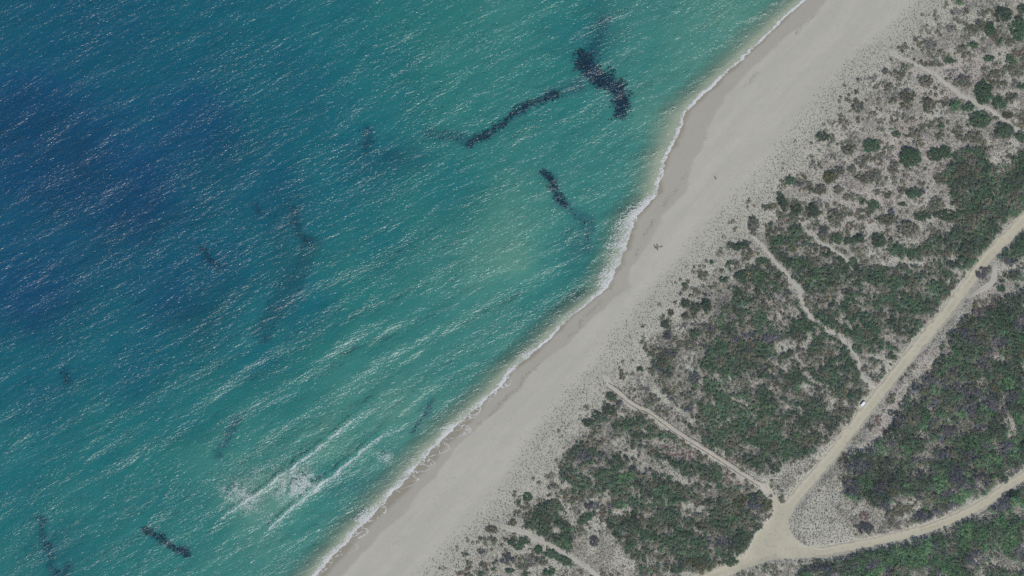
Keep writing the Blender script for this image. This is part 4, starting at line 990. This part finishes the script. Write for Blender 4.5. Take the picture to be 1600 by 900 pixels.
def foam_patch(x, y, rx, ry, ang, n, dens, label):
    a = math.radians(ang)
    q = rng.normal(0, 0.5, (n, 2)); ex, ey = q[:, 0] * rx, q[:, 1] * ry
    X = x + ex * math.cos(a) - ey * math.sin(a); Y = y + ex * math.sin(a) + ey * math.cos(a)
    pr = dens * smooth(0.30, 0.70, 0.6 * fbm(X / 9, Y / 9, 271, 3) + 0.4 * fbm(X / 2.2, Y / 2.2, 275, 2)) * smooth(1.25, 0.4, np.hypot(q[:, 0], q[:, 1]))
    m = rng.random(n) < pr
    flakes(X[m], Y[m], 0.035 + 0.075 * rng.random(m.sum()) ** 1.5, 0.012, 'foam_patch', label)
foam_patch(374, 776, 46, 26, 35, 9000, 0.9, 'frothy foam patch seaward of the outer breaking wave')
foam_patch(466, 758, 52, 30, -15, 16000, 0.95, 'big frothy foam patch between the two breaking waves')
foam_patch(402, 745, 70, 36, -30, 8000, 0.35, 'thin foam haze spreading above the outer breaking wave')
foam_patch(598, 713, 22, 14, 10, 2600, 0.7, 'small foam patch shoreward of the inner breaking wave')
foam_patch(425, 815, 30, 16, 60, 1600, 0.4, 'thin foam smear below the gap between the waves')

# ------------------------------------------------------------------ seaweed wrack on the beach (stuff)
WRACK = [([(1290,5),(1260,32),(1235,60),(1200,95),(1165,135),(1140,162),(1125,185),(1108,212),(1090,245),(1065,285),(1050,307),(1030,335),(1010,362),(995,395),(977,415),(955,450),(925,485),(892,522),(862,552),(830,580),(800,612),(770,640),(740,672)], 1.9, 4400),
         ([(640,825),(612,850),(598,868)], 3, 160), ([(720,735),(690,765),(660,800)], 7, 160)]
WX, WY = [], []
for pts, w, n in WRACK:
    P = np.array(pts, float); L = np.concatenate([[0], np.cumsum(np.hypot(*np.diff(P, axis=0).T))])
    t = rng.uniform(0, L[-1], n)
    x = np.interp(t, L, P[:, 0]) + rng.normal(0, w, n) + (fbm(t / 25, t * 0, 281, 3) - 0.5) * 16; y = np.interp(t, L, P[:, 1]) + rng.normal(0, w, n)
    m = fbm(t / 16, t * 0, 291, 2) > 0.42
    WX.append(x[m]); WY.append(y[m])
WX = np.concatenate(WX); WY = np.concatenate(WY); q = np.full(len(WX), 0.07)
wr = leaf_object('seaweed_wrack', [leaves(wx(WX), wy(WY), ground(WX, WY) - 0.01, q, q * 0.4, 3, 0.05, np.tile([[0.13, 0.11, 0.08]], (len(WX), 1)))], M_DRY)
tag(wr, 'broken line of dry seaweed bits along the upper wet sand', 'seaweed', kind='stuff')

# ------------------------------------------------------------------ paling fences
M_WOOD = plain_material('weathered chestnut paling', (0.20, 0.175, 0.14), 0.85, 0.4, 6)
M_WIRE = plain_material('galvanised wire', (0.3, 0.3, 0.3), 0.5, 0.2)
def fence(pts, label):
    P = np.array(pts, float); L = np.concatenate([[0], np.cumsum(np.hypot(*np.diff(P, axis=0).T))]) * S
    at = lambda t: (float(wx(np.interp(t, L, P[:, 0]))), float(wy(np.interp(t, L, P[:, 1]))))
    x0, y0 = at(0); z0 = float(ground(pxx(x0), pyy(y0)))
    root = empty('paling_fence', (x0, y0, z0)); tag(root, label, 'fence')
    me = None
    for t in np.arange(0, L[-1], 2.0):
        x, y = at(t); z = float(ground(pxx(x), pyy(y)))
        if me is None:
            mb = MB(); mb.tube([(0, 0, -0.2), (0, 0, 0.6), (0.01, 0, 1.05)], [0.05, 0.045, 0.04], 7); o = mb.build('post', M_WOOD, root); me = o.data
        else:
            o = bpy.data.objects.new('post', me); COL.objects.link(o); o.parent = root
        o.location = (x - x0, y - y0, z - z0); o.rotation_euler = (random.uniform(-.05, .05), random.uniform(-.05, .05), random.random() * 3)
    mb = MB(); t = 0.05
    while t < L[-1] - 0.05:
        x, y = at(t); xb, yb = at(min(t + 0.1, L[-1])); z = float(ground(pxx(x), pyy(y))); an = math.atan2(yb - y, xb - x)
        hgt = random.uniform(0.80, 0.92)
        mb.box((x - x0 - 0.05 * math.sin(an), y - y0 + 0.05 * math.cos(an), z - z0 + hgt / 2 + 0.02), (0.042, 0.016, hgt), an + random.uniform(-.2, .2)); t += 0.115
    p = mb.build('palings', M_WOOD, root); p['kind'] = 'stuff'
    for hz in (0.22, 0.70):
        mb = MB(); pp = []
        for t in np.arange(0, L[-1], 1.0):
            x, y = at(t); pp.append((x - x0, y - y0, float(ground(pxx(x), pyy(y))) - z0 + hz))
        mb.tube(pp, 0.006, 4); mb.build('wire', M_WIRE, root)
def offs(pts, d):
    P = np.array(pts, float); T = np.gradient(P, axis=0); T /= np.hypot(T[:, 0], T[:, 1])[:, None]
    return list(map(tuple, P + np.stack([-T[:, 1], T[:, 0]], -1) * d))
fence(FENCE, 'brown paling fence along the upper right side of the sand path')
fence(offs(FENCE, 7.2), 'brown paling fence along the lower left side of the sand path')

# ------------------------------------------------------------------ white container by the road
M_WHITE = plain_material('white enamel', (0.78, 0.78, 0.80), 0.4, 0.08, 2, 0.4)
M_GREYP = plain_material('grey plastic', (0.38, 0.38, 0.41), 0.5, 0.1, 3)
M_BLACK = plain_material('black rubber', (0.02, 0.02, 0.022), 0.7, 0.2)
cxp, cyp = 1348.2, 631.2
bx, by, bz = float(wx(cxp)), float(wy(cyp)), float(ground(cxp, cyp))
root = empty('waste_container', (bx, by, bz)); root.rotation_euler = (0, 0, math.radians(48))
tag(root, 'white boxy waste container standing beside the straight dirt road', 'container')
mb = MB(); mb.box((0, 0, 0.68), (1.5, 1.0, 0.95), 0, 1.06, 0.08); mb.build('body', M_WHITE, root)
mb = MB(); mb.box((0, 0.10, 1.22), (1.62, 0.84, 0.12), 0, 0.94, 0.08); lid = mb.build('lid', M_WHITE, root)
mb = MB(); mb.tube([(-0.5, -0.36, 1.25), (-0.5, -0.44, 1.28), (0.5, -0.44, 1.28), (0.5, -0.36, 1.25)], 0.02); mb.build('handle', M_GREYP, lid)
mb = MB(); mb.box((0, -0.47, 1.19), (1.6, 0.26, 0.10), 0, 0.96, 0.05); mb.build('front_ledge', M_GREYP, root)
for sx in (-0.6, 0.6):
    for sy in (-0.36, 0.36):
        mb = MB(); mb.tube([(sx - 0.03, sy, 0.10), (sx + 0.03, sy, 0.10)], 0.10, 12); w = mb.build('wheel', M_BLACK, root)
        mb = MB(); mb.box((sx, sy, 0.17), (0.12, 0.05, 0.09)); mb.build('caster', M_GREYP, w)

# ------------------------------------------------------------------ pale boulders closing the fenced path, pale stones
M_STONE = plain_material('pale limestone', (0.52, 0.51, 0.47), 0.9, 0.3, 5)
def boulder(px, py, r, label, grp=None):
    x, y = float(wx(px)), float(wy(py)); z = float(ground(px, py))
    import bmesh
    bm = bmesh.new(); bmesh.ops.create_icosphere(bm, subdivisions=3, radius=1.0)
    sd = random.random() * 40
    from mathutils import noise as mn, Vector
    for v in bm.verts:
        k = 1 + 0.28 * mn.noise(v.co * 1.3 + Vector((sd, 0, 0))) + 0.10 * mn.noise(v.co * 3.5 + Vector((0, sd, 0)))
        v.co = Vector((v.co.x * r * 1.15 * k, v.co.y * r * 0.85 * k, max(v.co.z * r * 0.9 * k + r * 0.55, -0.05)))
    me = bpy.data.meshes.new('boulder'); bm.to_mesh(me); bm.free(); me.materials.append(M_STONE)
    o = bpy.data.objects.new('boulder', me); COL.objects.link(o); o.location = (x, y, z); o.rotation_euler[2] = random.random() * 6
    tag(o, label, 'boulder')
boulder(1197.5, 810.5, 0.50, 'pale boulder at the junction edge, nearer the road of the pair')
boulder(1192.5, 815.0, 0.46, 'pale boulder at the junction edge, nearer the bushes of the pair')
boulder(926, 678, 0.28, 'small white stone in grey scrub left of the fenced path')
boulder(1110, 717.5, 0.24, 'small white stone in green scrub just below the fenced path')
boulder(1320, 102, 0.2, 'tiny lone stone at the beach edge below the top right footpath')

# ------------------------------------------------------------------ people on the beach
M_SKIN = plain_material('sunlit skin', (0.42, 0.25, 0.17), 0.6, 0.1)
M_HAIR = plain_material('dark hair', (0.03, 0.02, 0.015), 0.6, 0.2)
def cloth(n, c): return plain_material(n, c, 0.85, 0.15, 8)
def person(px, py, face, top_m, low_m, stride, label):
    x, y = float(wx(px)), float(wy(py)); z = float(ground(px, py))
    V = [(0,0,.96),(0,.01,1.12),(0,.02,1.32),(0,.01,1.46),(0,.03,1.55),(0,.04,1.64),
         (-.17,.01,1.42),(-.24,-.02+stride*.12,1.16),(-.25,.06+stride*.22,.93),(-.25,.09+stride*.25,.84),
         (.17,.01,1.42),(.24,-.02-stride*.12,1.16),(.25,.06-stride*.22,.93),(.25,.09-stride*.25,.84),
         (-.10,0,.90),(-.11,.02-stride*.16,.50),(-.11,-.02-stride*.36,.09),(-.12,.12-stride*.36,.04),
         (.10,0,.90),(.11,.02+stride*.16,.50),(.11,-.02+stride*.30,.09),(.12,.12+stride*.30,.04)]
    E = [(0,1),(1,2),(2,3),(3,4),(4,5),(3,6),(6,7),(7,8),(8,9),(3,10),(10,11),(11,12),(12,13),(0,14),(14,15),(15,16),(16,17),(0,18),(18,19),(19,20),(20,21)]
    R = [.14,.13,.15,.10,.055,.095,.075,.05,.04,.035,.075,.05,.04,.035,.10,.065,.045,.04,.10,.065,.045,.04]
    me = bpy.data.meshes.new('person'); me.from_pydata(V, E, [])
    o = bpy.data.objects.new('person', me); COL.objects.link(o)
    sm = o.modifiers.new('skin', 'SKIN'); o.modifiers.new('sub', 'SUBSURF').levels = 2
    for i, sv in enumerate(me.skin_vertices[0].data): sv.radius = (R[i], R[i] * (0.75 if i in (1, 2) else 1)); sv.use_root = i == 0
    dg = bpy.context.evaluated_depsgraph_get(); dg.update()
    m2 = bpy.data.meshes.new_from_object(o.evaluated_get(dg)); o.modifiers.clear(); o.data = m2; m2.materials.clear()
    for mt in (M_SKIN, top_m, low_m): m2.materials.append(mt)
    for p in m2.polygons:
        c = p.center; p.use_smooth = True
        p.material_index = 1 if (1.0 < c.z < 1.49 and abs(c.x) < 0.235) else 2 if (0.45 < c.z <= 1.0 and abs(c.x) < 0.2) else 0
    o.location = (x, y, z); o.rotation_euler = (0, 0, face)
    tag(o, label, 'person', 'people on the beach')
    mb = MB()
    rings = [(1.60, .102), (1.68, .108), (1.735, .08), (1.755, .03)]
    mb.tube([(0, .015, h) for h, r in rings], [r for h, r in rings], 12); mb.build('hair', M_HAIR, o, True)
    mb = MB()
    for sx in (-.035, .035): mb.box((sx, .135, 1.655), (.022, .012, .012))
    mb.build('eyes', M_BLACK, o); mb = MB(); mb.box((0, .148, 1.63), (.022, .03, .04), 0, .6); mb.build('nose', M_SKIN, o)
WHT, NAVY, BLK, GRY, RED = cloth('white cotton', (.75, .75, .74)), cloth('navy cotton', (.03, .04, .09)), cloth('black cloth', (.02, .02, .022)), cloth('grey cloth', (.2, .2, .22)), cloth('dark red cloth', (.15, .03, .03))
person(1118.6, 279.5, 2.4, WHT, BLK, 0.8, 'person in a white top standing alone on the upper beach')
person(1024.3, 387.4, -0.6, GRY, BLK, 0.7, 'leftmost person of the group standing on the middle beach')
person(1028.4, 385.9, 2.4, NAVY, BLK, -0.7, 'person farthest up the beach in the group on the middle beach')
person(1027.5, 389.6, 2.2, BLK, BLK, 0.7, 'person in black lowest in the group on the middle beach')
mb = MB(); tz = float(ground(1033, 385.2)); mb.box((0, 0, 0.02), (1.0, 0.5, 0.03), 0.15, 0.98, 0.03); tw = mb.build('beach_towel', cloth('grey towelling', (.19, .18, .16)))
tw.location = (float(wx(1033)), float(wy(385.2)), tz + 0.0); tag(tw, 'grey towel on the sand right of the group of people', 'towel')

# ------------------------------------------------------------------ thin summer haze between the ground and the camera
me = bpy.data.meshes.new('haze'); hx, h0, h1 = 2600.0, -20.0, CAM_H + 15
hv = [(a, b, c) for c in (h0, h1) for a, b in ((-hx, -hx), (hx, -hx), (hx, hx), (-hx, hx))]
me.from_pydata(hv, [], [(3, 2, 1, 0), (4, 5, 6, 7), (0, 1, 5, 4), (1, 2, 6, 5), (2, 3, 7, 6), (3, 0, 4, 7)])
hz = bpy.data.objects.new('haze', me); COL.objects.link(hz); hz['kind'] = 'stuff'
tag(hz, 'thin pale blue haze over sea and land', 'haze')
m, nt = new_mat('thin haze'); v = N(nt, 'VolumePrincipled'); v.inputs['Color'].default_value = (0.5, 0.72, 1.0, 1); v.inputs['Density'].default_value = 2.4e-5; v.inputs['Anisotropy'].default_value = 0.0
o = N(nt, 'OutputMaterial'); nt.links.new(v.outputs[0], o.inputs['Volume']); me.materials.append(m)
